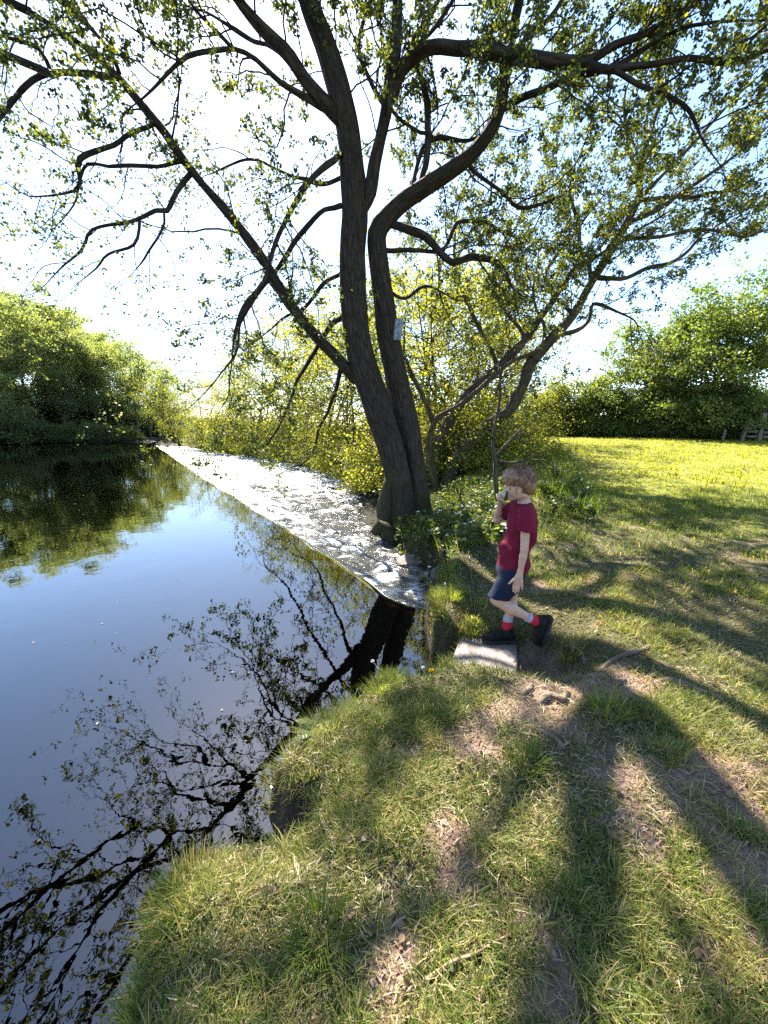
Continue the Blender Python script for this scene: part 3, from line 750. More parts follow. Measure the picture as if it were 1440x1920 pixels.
# the many stemmed tree leaning to the right behind it
D2 = float(G(835, 915, 0.25)[1])
t2_root = empty('leaning_tree', (float(G(840, 915, .25)[0]), D2, 0.25)); off = -np.array(t2_root.location)
T2 = Tree(23); T2.gaps = SUNLIT; T2.origin = np.array(t2_root.location)
STEMS = [
 (0.8, 12, [(832, 925, 0, 24), (850, 875, 0, 19), (882, 830, 0, 19), (920, 790, 0, 20), (955, 762, -.05, 17), (980, 720, -.1, 15), (998, 675, -.15, 16), (1030, 640, -.2, 15), (1075, 590, -.3, 13), (1108, 532, -.4, 13), (1140, 475, -.5, 13), (1172, 425, -.6, 12), (1195, 375, -.7, 10), (1203, 310, -.8, 8), (1222, 240, -.9, 6), (1250, 160, -1.0, 5), (1265, 60, -1.1, 3)]),
 (0.9, 9, [(818, 920, .2, 14), (815, 860, .2, 14), (835, 800, .2, 15), (880, 735, .2, 14), (935, 690, .2, 13), (985, 635, .2, 11), (1030, 575, .2, 10), (1072, 510, .2, 9), (1120, 478, .2, 7), (1180, 440, .2, 6), (1250, 400, .2, 4)]),
 (0.9, 8, [(822, 930, -.3, 11), (812, 880, -.3, 10), (806, 830, -.3, 9), (818, 785, -.3, 8), (860, 760, -.3, 8), (905, 722, -.3, 7), (960, 680, -.25, 6), (1010, 655, -.2, 6), (1020, 610, -.2, 5), (1000, 560, -.2, 4), (1010, 470, -.2, 3)]),
 (0.8, 7, [(812, 790, -.3, 8), (796, 750, -.4, 8), (775, 705, -.5, 7), (755, 668, -.6, 5)]),
 (0.9, 7, [(1118, 520, -.4, 7), (1165, 525, -.5, 6), (1210, 505, -.6, 6), (1265, 488, -.7, 5), (1320, 440, -.8, 4), (1420, 380, -.9, 2.5)]),
 (0.7, 7, [(1040, 632, -.2, 6), (1085, 618, -.3, 6), (1105, 600, -.3, 5), (1110, 570, -.3, 5), (1150, 580, -.4, 4), (1190, 600, -.5, 3), (1200, 630, -.5, 2)]),
 (1.0, 7, [(1172, 425, -.6, 7), (1230, 395, -.7, 6), (1300, 350, -.9, 5), (1380, 290, -1.1, 4), (1470, 210, -1.3, 3)]),
 (1.0, 7, [(1192, 380, -.7, 6), (1250, 320, -.8, 5), (1310, 260, -1.0, 4), (1380, 180, -1.2, 4), (1450, 120, -1.4, 3)]),
 (1.0, 7, [(1160, 448, -.55, 6), (1230, 445, -.7, 5), (1310, 430, -.9, 4.5), (1400, 438, -1.0, 4), (1480, 420, -1.2, 3)]),
 (1.0, 7, [(1200, 330, -.75, 5), (1180, 270, -.7, 5), (1170, 200, -.7, 4), (1190, 120, -.7, 3)]),
 (0.9, 7, [(1090, 495, .2, 6), (1085, 430, .3, 5), (1070, 370, .3, 4), (1080, 300, .3, 3)]),
 (0.9, 7, [(1200, 375, -.7, 5), (1270, 370, -.6, 5), (1350, 360, -.6, 4), (1440, 330, -.6, 3)]),
]
LV2 = [dict(LV[0], per_m=3.6, len=(0.6, 1.9), lift=0.2, along=0.75), dict(LV[1], along=0.75), LV[2]]
for q, (lf, sd, path) in enumerate(STEMS):
    p, r = limb_from_photo(path, D2); p = rel(p)
    p, r = knotty(p, r, T2.g)
    p, r = run_out(p, r * .80, T2.g)
    b_ = Bag(); b_.tube(p, r, sd + 2, flute=0.25, seed=40 + q)
    obj('trunk' if q < 3 else 'limb', b_.mesh('stem'), M['bark2'], t2_root)
    T2.sub(p[int(len(p) * (.4 if q < 3 else .1)):], r[int(len(p) * (.4 if q < 3 else .1)):], 0, LV2, lf, 0.1, 0.043, (0.0, 1.05))
for path in [[P(985, 635, D2 + .2), (2.6, D2 + 1.2, 5.0), (3.2, D2 + 1.6, 6.4), (3.7, D2 + 1.9, 7.4)], [P(935, 690, D2 + .2), (1.7, D2 + 1.1, 5.2), (1.8, D2 + 1.6, 6.8), (2.2, D2 + 1.8, 7.8)],  # limbs added at the back so their crown shades the lawn
             [P(1075, 590, D2 - .3), (3.6, D2 + .6, 4.9), (4.3, D2 + 1.0, 5.9), (5.0, D2 + 1.2, 6.8)], [P(1108, 532, D2 - .4), (4.4, D2 + .2, 5.2), (5.2, D2 + .6, 5.9), (6.0, D2 + .8, 6.4)]]:
    C_ = catmull(np.array([rel(np.array(q_)) for q_ in path]), .1); r_ = np.linspace(.05, .02, len(C_)); C_, r_ = knotty(C_, r_, T2.g); C_, r_ = run_out(C_, r_, T2.g)
    b_ = Bag(); b_.tube(C_, r_, 8, flute=.2); obj('limb', b_.mesh('limb'), M['bark2'], t2_root); T2.sub(C_, r_, 0, LV2, 0.9, .1, .046, (0, 1.05))
T2.thin()
T2.finish(t2_root, M['bark2'], M['leaf'], False, wood='twigs')
tag(t2_root, 'brown tree with several stems leaning right over the grass behind the boy', 'tree')
print('tree2', round(time.time() - T0, 1), sum(map(len, T2.lp)))

# thin sapling just behind the boy
D3 = float(G(932, 955, 0.45)[1])
sp_root = empty('sapling', tuple(G(932, 955, 0.45))); off = -np.array(sp_root.location)
T3 = Tree(31)
b_ = Bag()
for path in [[(932, 960, 0, 6), (930, 900, 0, 5.5), (929, 862, 0, 6), (924, 840, 0, 4), (928, 800, 0, 3.5), (938, 740, 0, 3), (935, 680, 0, 2)], [(929, 860, 0, 5), (945, 838, -.05, 4), (965, 818, -.1, 3), (980, 800, -.1, 2)],
             [(930, 862, 0, 3), (955, 868, -.1, 3), (985, 862, -.2, 2), (1005, 850, -.2, 1.5)]]:
    p, r = limb_from_photo(path, D3); b_.tube(rel(p), r, 7, flute=.1); T3.sub(rel(p[len(p) // 2:]), r[len(p) // 2:], 0, LVs, 0.25, 0.1, 0.04)
obj('trunk', b_.mesh('trunk'), M['bark2'], sp_root)
T3.finish(sp_root, M['bark2'], M['leaf'], wood='twigs')
tag(sp_root, 'thin forked sapling standing upright just behind the boy', 'sapling')

# generic standing trees for the far bank, the thicket and the hedge
def make_tree(name, seed, H, W, nlimb, nclump, per, lsize, clump_r, bark, leafm, tint=(0, 1), trunk_r=0.14, base=0.25, shape=1.0, hexa=False, lean=0.0, stems=1, skirt=0.0):
    g = np.random.default_rng(seed); root = empty(name); bag = Bag(); ends = []
    for s_ in range(stems):
        a0 = g.uniform(0, 6.28); sp = 0.0 if stems == 1 else 0.35
        tp = walk(np.array((g.normal() * .1 * (stems > 1), g.normal() * .1 * (stems > 1), -0.3)), np.array((math.cos(a0) * sp + lean, math.sin(a0) * sp, 1)), H * 0.93, 12, g, 0.05, 0.06)
        rr = np.linspace(trunk_r, trunk_r * 0.12, len(tp)); rr[0] *= 1.4
        bag.tube(tp, rr, 8, flute=.2, seed=seed)
        for q in range(nlimb):
            u = base + (0.97 - base) * (q + g.uniform(0, 1)) / nlimb
            k = min(int(u * 12), 11); f = u * 12 - k
            p = tp[k] * (1 - f) + tp[k + 1] * f
            a = g.uniform(0, 6.28)
            prof = (math.sin(math.pi * min(1, (1 - u) / (1 - base) * 0.80 + 0.14)) ** 0.8) * shape + (1 - shape) * (1 - u)
            ln = W * max(0.12, prof) * g.uniform(0.75, 1.15)
            d = np.array((math.cos(a), math.sin(a), g.uniform(0.1, 0.7)))
            lp = walk(p, d, ln, 7, g, 0.13, 0.03)
            bag.tube(lp, np.linspace(rr[k] * .45, 0.008, len(lp)), 5, cap=False)
            for w in range(3):
                kk = g.integers(2, 7); e = walk(lp[kk], norm(lp[kk] - lp[kk - 1]) + g.normal(size=3) * .6, ln * g.uniform(.25, .5), 4, g, .2, .03)
                bag.tube(e, np.linspace(rr[k] * .2, 0.005, len(e)), 3, cap=False)
                ends.extend(e[1:])
            ends.extend(lp[2:])
    ends = np.array(ends)
    pick = ends[g.integers(0, len(ends), nclump)] + g.normal(size=(nclump, 3)) * clump_r * .6
    if skirt:
        n2 = int(nclump * skirt); a = g.uniform(0, 6.28, n2); rr_ = W * np.sqrt(g.uniform(0.1, 1, n2)) * .95
        pick = np.concatenate([pick, np.stack([np.cos(a) * rr_, np.sin(a) * rr_, g.uniform(0.05, 0.3, n2) * H], 1)])
    nc = len(pick)
    cs = g.uniform(0.6, 1.3, nc) * clump_r
    ct = np.clip(g.normal((tint[0] + tint[1]) / 2, (tint[1] - tint[0]) / 5, nc), 0, 1)
    n = g.poisson(per, nc)
    idx = np.repeat(np.arange(nc), n); N_ = len(idx)
    o3 = g.normal(size=(N_, 3)); o3[:, 2] *= 0.55
    pos = pick[idx] + o3 * cs[idx][:, None] * 0.6
    pos[:, 2] = np.maximum(pos[:, 2], 0.05)
    d = o3 * 0.7 + g.normal(size=(N_, 3)) * .6; d[:, 2] += 0.1
    tt = np.clip(ct[idx] + g.normal(size=N_) * (tint[1] - tint[0]) * .18, 0, 1)
    obj('trunk', bag.mesh('trunk'), bark, root)
    me = leaf_mesh('crown', pos, d, lsize * g.uniform(.6, 1.25, N_), g, hexa, tt, 0.6)
    c = obj('crown', me, leafm, root); c['kind'] = 'stuff'
    return root
def place(root, x, y, rz=0.0, s=1.0, z=None, sz=None):
    root.location = (x, y, (gzp(x, y) if z is None else z)); root.rotation_euler = (0, 0, rz); root.scale = (s, s, sz or s)
    return root

# wooded far bank on the left
protoF = [make_tree('woodland_tree', 100 + k, [14.5, 15.5, 13.5, 15][k], [4.2, 3.8, 3.7, 4.0][k], 34, 620, 26, 0.19, 0.55, M['bark_far'], M['leaf_far'], [(0.1, .9), (0, .7), (.3, 1), (.1, .8)][k], 0.19, 0.24) for k in range(4)]
slim = make_tree('woodland_tree', 120, 9, 1.5, 24, 260, 18, 0.15, 0.4, M['bark_far'], M['leaf_far'], (0.0, .6), 0.10, 0.3)
shoreA, shoreB = np.array(g2(0, 833, 0)), np.array(g2(280, 829, 0))
def P_far(px, D):                              # ground spot behind the far shore line in that direction
    r = ray(px, 830); return r[0] / r[1] * D, D
far_specs = [  # px, forward distance, prototype, scale, description
 (-150, 34, 0, .95, 'round yellow green tree at the waterline beside the frame edge'),
 (-60, 38, 1, .95, 'tall tree at the frame edge of the far bank wood'),
 (2, 36, 2, .62, 'bright yellow green low tree at the left end of the far bank'),
 (30, 42, 0, .98, 'broad tree above the bright low one on the far bank'),
 (68, 39, 3, .84, 'dark stemmed tree standing right at the far waterline'),
 (105, 45, 1, .98, 'tall olive tree in the middle of the far bank wood'),
 (128, 41, 0, .72, 'rounded mid height tree on the far bank beside the dark stems'),
 (160, 46, 2, .98, 'pale olive tree on the descending edge of the far wood'),
 (186, 43, 3, .72, 'grey green tree near the thin end of the far wood'),
 (205, 49, 1, .80, 'slender topped tree low on the sloping far wood outline'),
 (228, 45, 2, .76, 'small olive tree next to the slim trees on the far bank'),
 (-20, 54, 3, 1.02, 'high tree at the back of the far wood against the sky'),
 (50, 56, 0, 1.05, 'highest hilltop tree at the back of the far wood'),
 (120, 58, 1, 1.02, 'bare topped tree at the back of the far wood skyline'),
 (178, 58, 3, 0.92, 'lower skyline tree behind the olive tree'),
 (262, 44, 4, 1.2, 'slim conical tree standing apart at the end of the far wood'),
 (284, 46, 4, 1.1, 'second slim tree by the far end of the weir'),
 (306, 48, 4, 1.0, 'third slim tree beyond the far end of the weir'),
 (245, 52, 3, .80, 'low rounded tree behind the slim trees'),
 (325, 52, 4, .72, 'shortest slim tree beyond the far end of the weir')]
protos = protoF + [slim]
used = set()
for (px, D, k, s, lab) in far_specs:
    o = protos[k] if k not in used else copy_tree(protos[k]); used.add(k)
    x, y = P_far(px, D)
    place(o, x, y, rng.uniform(0, 6.28), s, z=max(0.1, gzp(x, y)))
    tag(o, lab, 'tree', 'trees of the wood on the far river bank')
shr = make_tree('waterside_shrub', 140, 2.6, 2.4, 16, 260, 26, 0.14, 0.42, M['bark_far'], M['leaf_scrub'], (0, 1), 0.05, 0.05, stems=3, skirt=.5)
for q, (px, D, s) in enumerate([(-110, 31.0, 1.0), (-40, 33.0, .8), (8, 34.2, 1.1), (42, 35.4, .55), (85, 36.4, .62), (118, 37.1, .55), (155, 37.8, .6), (190, 38.5, .5), (222, 39, .5), (250, 39.5, .45)]):
    slab_ = ['outermost low shrub beyond the left frame edge of the far waterline', 'low shrub at the frame edge of the far waterline', 'pale leaved shrub at the left end of the far waterline', 'dark shrub under the first stems of the far wood', 'dark shrub right under the dark stemmed far tree', 'dark shrub in the middle of the far waterline', 'shrub below the rounded mid height far tree', 'shrub below the pale olive far tree', 'shrub near the thin end of the far wood', 'smallest shrub at the far end of the weir'][q]
    o = shr if q == 0 else copy_tree(shr); x, y = P_far(px, D); place(o, x, y, q * 1.3, s, z=0.1)
    tag(o, slab_, 'shrub', 'shrubs along the far waterline')

for q, (px, D, s_, lab) in enumerate([(20, 41, 1.3, 'pale shrub behind the first trunks of the far wood'), (62, 43, 1.3, 'pale shrub behind the dark stems of the far wood'), (100, 44, 1.3, 'olive shrub under the tall olive far tree'), (140, 45, 1.3, 'olive shrub between trunks in the middle of the far wood'), (178, 46, 1.3, 'olive shrub under the descending edge of the far wood'), (212, 47, 1.3, 'olive shrub behind the small olive far tree'), (244, 48, 1.2, 'olive shrub behind the slim far trees'), (278, 49, 1.2, 'olive shrub beyond the end of the weir'), (310, 50, 1.3, 'last olive shrub at the river bend')]):
    o = copy_tree(shr); x, y = P_far(px, D); place(o, x, y, q * 1.1, s_, z=max(0.1, gzp(x, y) - .2)); tag(o, lab, 'shrub', 'undergrowth shrubs inside the far wood')
# yellow green thicket on the near bank downstream of the big tree
th = [make_tree('thicket_tree', 200 + k, 6.2, 2.6, 34, 330, 26, 0.08, 0.30, M['bark2'], M['leaf_yellow'], [(0.2, 1), (0, .8), (0.3, 1)][k], 0.07, 0.08, stems=2) for k in range(3)]
th_specs = [(655, 15, 1, 1.0, 'yellow green tree close behind the left trunk'), (820, 12, 2, .95, 'tall yellow green tree between the trunk and the leaning stems'),
    (900, 11.5, 0, .92, 'backlit yellow tree behind the leaning stems'), (760, 15, 1, 1.15, 'tall olive tree rising behind the twin trunks'), (970, 15, 2, .75, 'low yellow tree beside the meadow edge'),
    (600, 20, 0, 1.35, 'tall yellow green tree seen under the long limb'), (535, 23, 2, 1.25, 'bright yellow tree beyond the rushing water'), (480, 26, 1, 1.15, 'olive tree on the far side of the rushing water'), (425, 29, 0, 1.05, 'yellow tree reaching over the weir line'), (375, 33, 2, 1.0, 'small yellow tree at the far end of the white water'), (335, 38, 1, 1.0, 'last olive tree by the far end of the weir'),
    (700, 21, 0, 1.35, 'pale tree far behind the left trunk'), (880, 19, 1, 1.25, 'pale green tree far behind the leaning stems'), (570, 34, 2, 1.7, 'distant olive tree between the nearer yellow ones'), (450, 44, 0, 1.7, 'distant pale tree beyond the weir'), (300, 62, 1, 1.9, 'far olive tree closing the river bend'), (345, 66, 2, 1.8, 'far yellow tree closing the river bend')]
used = set()
for (px, D, k, s, lab) in th_specs:
    o = th[k] if k not in used else copy_tree(th[k]); used.add(k)
    x, y = P_far(px, D)
    place(o, x, y, rng.uniform(0, 6.28), s, z=max(-0.1, gzp(x, y)))
    tag(o, lab, 'tree', 'yellow green trees of the thicket downstream')
lowb = make_tree('bank_bush', 240, 1.6, 1.5, 14, 260, 24, 0.065, 0.28, M['bark2'], M['leaf_yellow'], (0, .9), 0.025, 0.05, stems=4, skirt=.5)
for q, (px, D, s) in enumerate([(690, 13.3, .9), (655, 15.6, 1.1), (610, 18, 1.2), (555, 20.9, 1.3), (500, 24, 1.4), (445, 27, 1.5), (400, 30.5, 1.5), (712, 11.0, .8), (880, 9.5, .9), (930, 11, .9), (985, 12.5, .8), (840, 10.5, 1.0), (760, 10.5, 1.1), (800, 13, 1.2)]):
    o = lowb if q == 0 else copy_tree(lowb); x, y = P_far(px, D); place(o, x, y, q * 1.7, s, z=max(-0.15, gzp(x, y)))
    tag(o, ['low bush touching the water just left of the trunk foot', 'low bush over the white water, second left of the trunk', 'low bush over the white water, third left of the trunk', 'bush under the drooping limbs halfway along the white water',
        'bush at the narrowing white water', 'bush beyond the narrowing white water', 'farthest low bush at the end of the white water', 'low bush directly behind the trunk foot', 'low bush behind the leaning stems', 'low bush beside the meadow edge posts', 'outermost low bush reaching onto the meadow',
        'low bush filling the gap right of the trunk', 'bush hidden behind the right trunk', 'taller bush between trunk and leaning stems'][q], 'bush', 'low bushes along the downstream bank')

# hedge and big field maple on the right
maple = make_tree('field_maple', 300, 7.4, 5.0, 60, 1600, 42, 0.145, 0.40, M['bark_far'], M['leaf_hedge'], (0.05, .95), 0.2, 0.06, stems=2, skirt=0.25)
x, y = P_far(1290, 22); place(maple, x, y, 0.4, 0.88); tag(maple, 'big dense rounded green tree at the edge of the meadow beside the gate', 'tree')
hb = make_tree('hedge_bush', 310, 3.2, 1.9, 24, 420, 34, 0.11, 0.34, M['bark_far'], M['leaf_hedge'], (0, .9), 0.06, 0.05, stems=3, skirt=0.6)
hb2 = make_tree('hedge_bush', 311, 3.4, 1.8, 22, 340, 30, 0.11, 0.34, M['bark_far'], M['leaf_yellow'], (0, .7), 0.06, 0.05, stems=3, skirt=0.6)
hs = [(985, 24, 1, .85, 'pale yellow hedge bush at the meadow end behind the leaning stems'), (1025, 24, 0, .75, 'small green hedge bush next to the pale one'), (1065, 23.5, 1, 1.0, 'tall yellowish hedge bush left of the big tree'), (1105, 23, 0, .95, 'dark hedge bush at the foot of the big tree'),
      (1160, 22, 0, .8, 'dark hedge bush under the left side of the big tree'), (1215, 21.3, 0, .72, 'dark hedge bush under the middle of the big tree'), (1270, 20.8, 0, .74, 'dark hedge bush under the right side of the big tree'), (1325, 20.3, 0, .74, 'dark hedge bush left of the fence post'),
      (1375, 20.0, 0, .78, 'dark hedge bush behind the short fence'), (1440, 22.0, 1, .85, 'tall olive hedge bush behind the wooden gate'), (1500, 22, 0, .85, 'green hedge bush beyond the gate at the frame edge')]
used = set(); pr = [hb, hb2]
for (px, D, k, s, lab) in hs:
    o = pr[k] if k not in used else copy_tree(pr[k]); used.add(k)
    x, y = P_far(px, D); place(o, x, y, rng.uniform(0, 6.28), s); tag(o, lab, 'bush', 'hedge bushes along the meadow')
print('trees', round(time.time() - T0, 1))

# ------------------------------------------------------------------ gate, fence, board on the trunk
def box_me(name, sx, sy, sz, bev=0.006):
    import bmesh
    bm = bmesh.new(); bmesh.ops.create_cube(bm, size=1)
    bmesh.ops.scale(bm, vec=(sx, sy, sz), verts=bm.verts)
    bmesh.ops.bevel(bm, geom=list(bm.edges), offset=bev, segments=1, affect='EDGES')
    me = bpy.data.meshes.new(name); bm.to_mesh(me); bm.free(); return me
gp = P(1423, 820, 18.3); gz0 = gzp(gp[0], gp[1])
gate = empty('field_gate', (gp[0], gp[1], gz0)); gate.rotation_euler = (0, 0, R(-6))
o = obj('gate_post', box_me('gate_post', .17, .17, 1.3), M['wood'], gate); o.location = (0, 0, .62)
o = obj('gate_post', box_me('gate_post2', .17, .17, 1.3), M['wood'], gate); o.location = (2.7, 0, .62)
rail = box_me('rail', 2.45, .05, .10)
for q in range(5):
    o = obj('rail', rail, M['wood'], gate); o.location = (1.36, -.04, .18 + q * .21)
br = obj('brace', box_me('brace', 1.9, .04, .09), M['wood'], gate); br.location = (1.0, -.092, .62); br.rotation_euler = (0, R(27), 0)
tag(gate, 'weathered wooden five bar gate with diagonal brace beside the hedge', 'gate')
fn = empty('rail_fence', (gp[0] - .15, gp[1], gz0)); fn.rotation_euler = (0, 0, R(-6))
o = obj('post', box_me('post', .12, .12, 1.05), M['wood'], fn); o.location = (-.5, 0, .5); o.rotation_euler = (0, R(9), 0)
r2 = box_me('rail_short', .42, .04, .08)
for q in range(4):
    o = obj('rail', r2, M['wood'], fn); o.location = (-.18, 0, .2 + q * .22)
tag(fn, 'short weathered rail fence joining the gate post to the hedge', 'fence')
fp_ = P(1356, 822, 18.6)
fpo = obj('fence_post', box_me('fence_post', .09, .09, .55), M['wood'], None, (fp_[0], fp_[1], gzp(fp_[0], fp_[1]) + .22)); fpo.rotation_euler = (0, R(4), 0)
tag(fpo, 'short grey post standing in front of the dark hedge left of the gate', 'post')
for q, (px, hh) in enumerate([(948, 1.1), (962, 1.0)]):
    fp_ = P(px, 850, 12.5)
    o = obj('fence_post', box_me('thin_post', .08, .08, hh), M['wood'], None, (fp_[0], fp_[1], gzp(fp_[0], fp_[1]) + hh / 2 - .05))
    tag(o, ['taller weathered post at the meadow edge behind the leaning stems', 'shorter weathered post at the meadow edge behind the leaning stems'][q], 'post')
bp_ = P(747, 618, TD + .02)
board = empty('notice_board', tuple(bp_)); board.rotation_euler = (0, R(7), R(-22))
mpx = PXM(747, 618, TD)
o = obj('panel', box_me('panel', 16 * mpx, .035, 38 * mpx, .012), M['plate'], board)
o = obj('backing', box_me('backing', 12 * mpx, .05, 34 * mpx, .006), M['wood'], board); o.location = (-.04, .04, 0)
for zz in (-.13, .13):
    s_ = obj('fixing', box_me('fixing', .02, .01, .02, .003), M['metal'], board); s_.location = (0, -.021, zz)
tag(board, 'small pale grey weathered board fixed to the side of the right trunk', 'board')

# ------------------------------------------------------------------ solids from distance fields (figure, clothing, slabs)
def surface_nets(f, lo, h):
    ins = f < 0
    nx, ny, nz = f.shape
    def cor(a, i, j, k): return a[i:nx - 1 + i, j:ny - 1 + j, k:nz - 1 + k]
    cnt = sum(cor(ins, i, j, k).astype(np.int8) for i in (0, 1) for j in (0, 1) for k in (0, 1))
    act = (cnt > 0) & (cnt < 8)
    idx = np.argwhere(act)
    vid = np.full(act.shape, -1, np.int64); vid[act] = np.arange(len(idx))
    acc = np.zeros((len(idx), 3)); num = np.zeros(len(idx))
    I, J, K = idx.T
    cs = [(i, j, k) for i in (0, 1) for j in (0, 1) for k in (0, 1)]
    for a in cs:
        for ax in range(3):
            if a[ax] == 0:
                b = list(a); b[ax] = 1
                fa = f[I + a[0], J + a[1], K + a[2]]; fb = f[I + b[0], J + b[1], K + b[2]]
                m = (fa < 0) != (fb < 0)
                t = np.where(m, fa / np.where(fa - fb == 0, 1, fa - fb), 0)
                p = np.array(a, float)[None].repeat(len(idx), 0); p[:, ax] += t
                acc[m] += p[m]; num[m] += 1
    V = (idx + acc / np.maximum(num, 1)[:, None]) * h + lo
    quads = []
    for ax in range(3):
        u, v = [(1, 2), (2, 0), (0, 1)][ax]
        sl0 = [slice(None)] * 3; sl1 = [slice(None)] * 3
        sl0[ax] = slice(0, -1); sl1[ax] = slice(1, None)
        m = ins[tuple(sl0)] != ins[tuple(sl1)]
        e = np.argwhere(m)
        ok = (e[:, u] > 0) & (e[:, v] > 0) & (e[:, u] < f.shape[u] - 1) & (e[:, v] < f.shape[v] - 1)
        e = e[ok]
        def at(du, dv):
            q = e.copy(); q[:, u] -= du; q[:, v] -= dv
            return vid[q[:, 0], q[:, 1], q[:, 2]]
        Q = np.stack([at(0, 0), at(1, 0), at(1, 1), at(0, 1)], 1)
        neg = ins[tuple(sl0)][tuple(e.T)]
        Q[~neg] = Q[~neg][:, ::-1]
        quads.append(Q)
    return V, np.concatenate(quads)
class Field:
    def __init__(s, pts, pad, h):
        pts = np.array(pts)
        s.lo = pts.min(0) - pad; hi = pts.max(0) + pad; s.h = h
        s.n = np.ceil((hi - s.lo) / h).astype(int) + 1
        s.f = np.full(s.n, 0.06)
        s.ax = [s.lo[k] + np.arange(s.n[k]) * h for k in range(3)]
    def box(s, lo, hi):
        a = np.clip(((np.array(lo) - s.lo) / s.h).astype(int), 0, s.n); b = np.clip(((np.array(hi) - s.lo) / s.h).astype(int) + 2, 0, s.n)
        sl = tuple(slice(a[k], b[k]) for k in range(3))
        X, Y, Z = np.meshgrid(*[s.ax[k][sl[k]] for k in range(3)], indexing='ij')
        return sl, X, Y, Z
    def put(s, sl, d, k):
        a = s.f[sl]
        if k > 0:
            hh = np.clip(0.5 + 0.5 * (a - d) / k, 0, 1)
            s.f[sl] = a * (1 - hh) + d * hh - k * hh * (1 - hh)
        else: s.f[sl] = np.minimum(a, d)
    def cone(s, a, b, ra, rb, k=0.012):
        a, b = np.array(a, float), np.array(b, float); m = max(ra, rb) + k + 0.03
        sl, X, Y, Z = s.box(np.minimum(a, b) - m, np.maximum(a, b) + m)
        ab = b - a; t = np.clip(((X - a[0]) * ab[0] + (Y - a[1]) * ab[1] + (Z - a[2]) * ab[2]) / (ab @ ab + 1e-12), 0, 1)
        d = np.sqrt((X - a[0] - t * ab[0]) ** 2 + (Y - a[1] - t * ab[1]) ** 2 + (Z - a[2] - t * ab[2]) ** 2) - (ra + (rb - ra) * t)
        s.put(sl, d, k)
    def ell(s, c, r, k=0.012, rot=0.0):
        c, r = np.array(c, float), np.array(r, float); m = r.max() + k + 0.03
        sl, X, Y, Z = s.box(c - m, c + m)
        x, y, z = X - c[0], Y - c[1], Z - c[2]
        if rot: x, z = x * math.cos(rot) + z * math.sin(rot), -x * math.sin(rot) + z * math.cos(rot)
        k0 = np.sqrt((x / r[0]) ** 2 + (y / r[1]) ** 2 + (z / r[2]) ** 2); k1 = np.sqrt((x / r[0] ** 2) ** 2 + (y / r[1] ** 2) ** 2 + (z / r[2] ** 2) ** 2) + 1e-9
        s.put(sl, k0 * (k0 - 1) / k1, k)
    def plane(s, p, n):                        # keep the side the normal points away from
        n = norm(np.array(n, float)); p = np.array(p)
        X, Y, Z = np.meshgrid(*s.ax, indexing='ij')
        s.f = np.maximum(s.f, (X - p[0]) * n[0] + (Y - p[1]) * n[1] + (Z - p[2]) * n[2])
    def mesh(s, name, smooth=2):
        V, Q = surface_nets(s.f, s.lo, s.h)
        for _ in range(smooth):                # light relaxation
            acc = np.zeros_like(V); c = np.zeros(len(V))
            for a_, b_ in ((0, 1), (1, 2), (2, 3), (3, 0)):
                np.add.at(acc, Q[:, a_], V[Q[:, b_]]); np.add.at(c, Q[:, a_], 1)
                np.add.at(acc, Q[:, b_], V[Q[:, a_]]); np.add.at(c, Q[:, b_], 1)
            V = V * 0.5 + 0.5 * acc / np.maximum(c, 1)[:, None]
        return mesh_np(name, V, [Q])

# ------------------------------------------------------------------ the boy
FOOT = G(942, 1211, 0.20); BD = float(FOOT[1])
ORG = np.array((FOOT[0], BD, 0.20))
def J(zx, zy, dy=0.0):
    p = P(900 + zx / 5.055, 860 + zy / 5.055, BD); return np.array((p[0], p[1] + dy, p[2])) - ORG
def U(zx, zy): return PXM(900 + zx / 5.055, 860 + zy / 5.055, BD) / 5.055
M['skin'] = simple('skin', (0.50, 0.29, 0.20), 0.5, var=0.10, vscale=14, spec=0.4)
M['shirt'] = simple('burgundy_cotton', (0.15, 0.008, 0.024), 0.85, bump=0.25, bscale=9, var=0.12, vscale=5, spec=0.15)
M['shorts'] = simple('navy_cotton', (0.010, 0.014, 0.030), 0.85, bump=0.3, bscale=14, var=0.25, vscale=6, spec=0.15)
M['sock_red'] = simple('red_sock', (0.45, 0.012, 0.03), 0.9, var=0.1)
M['sock_grey'] = simple('grey_sock', (0.34, 0.32, 0.36), 0.9, var=0.1)
M['shoe'] = simple('boot_fabric', (0.014, 0.013, 0.011), 0.8, bump=0.6, bscale=60, var=0.5, vscale=30, spec=0.12)
M['sole'] = simple('boot_sole', (0.026, 0.028, 0.026), 0.85, bump=0.4, bscale=40, var=0.35, vscale=20, spec=0.12)
M['lace'] = simple('boot_lace', (0.10, 0.11, 0.11), 0.8)
M['eye'] = simple('eye', (0.03, 0.025, 0.02), 0.2, spec=0.6)
M['cup'] = simple('cream_cup', (0.46, 0.38, 0.24), 0.45, var=0.1, spec=0.5)
M['cup_rim'] = simple('cup_rim', (0.03, 0.04, 0.03), 0.4)
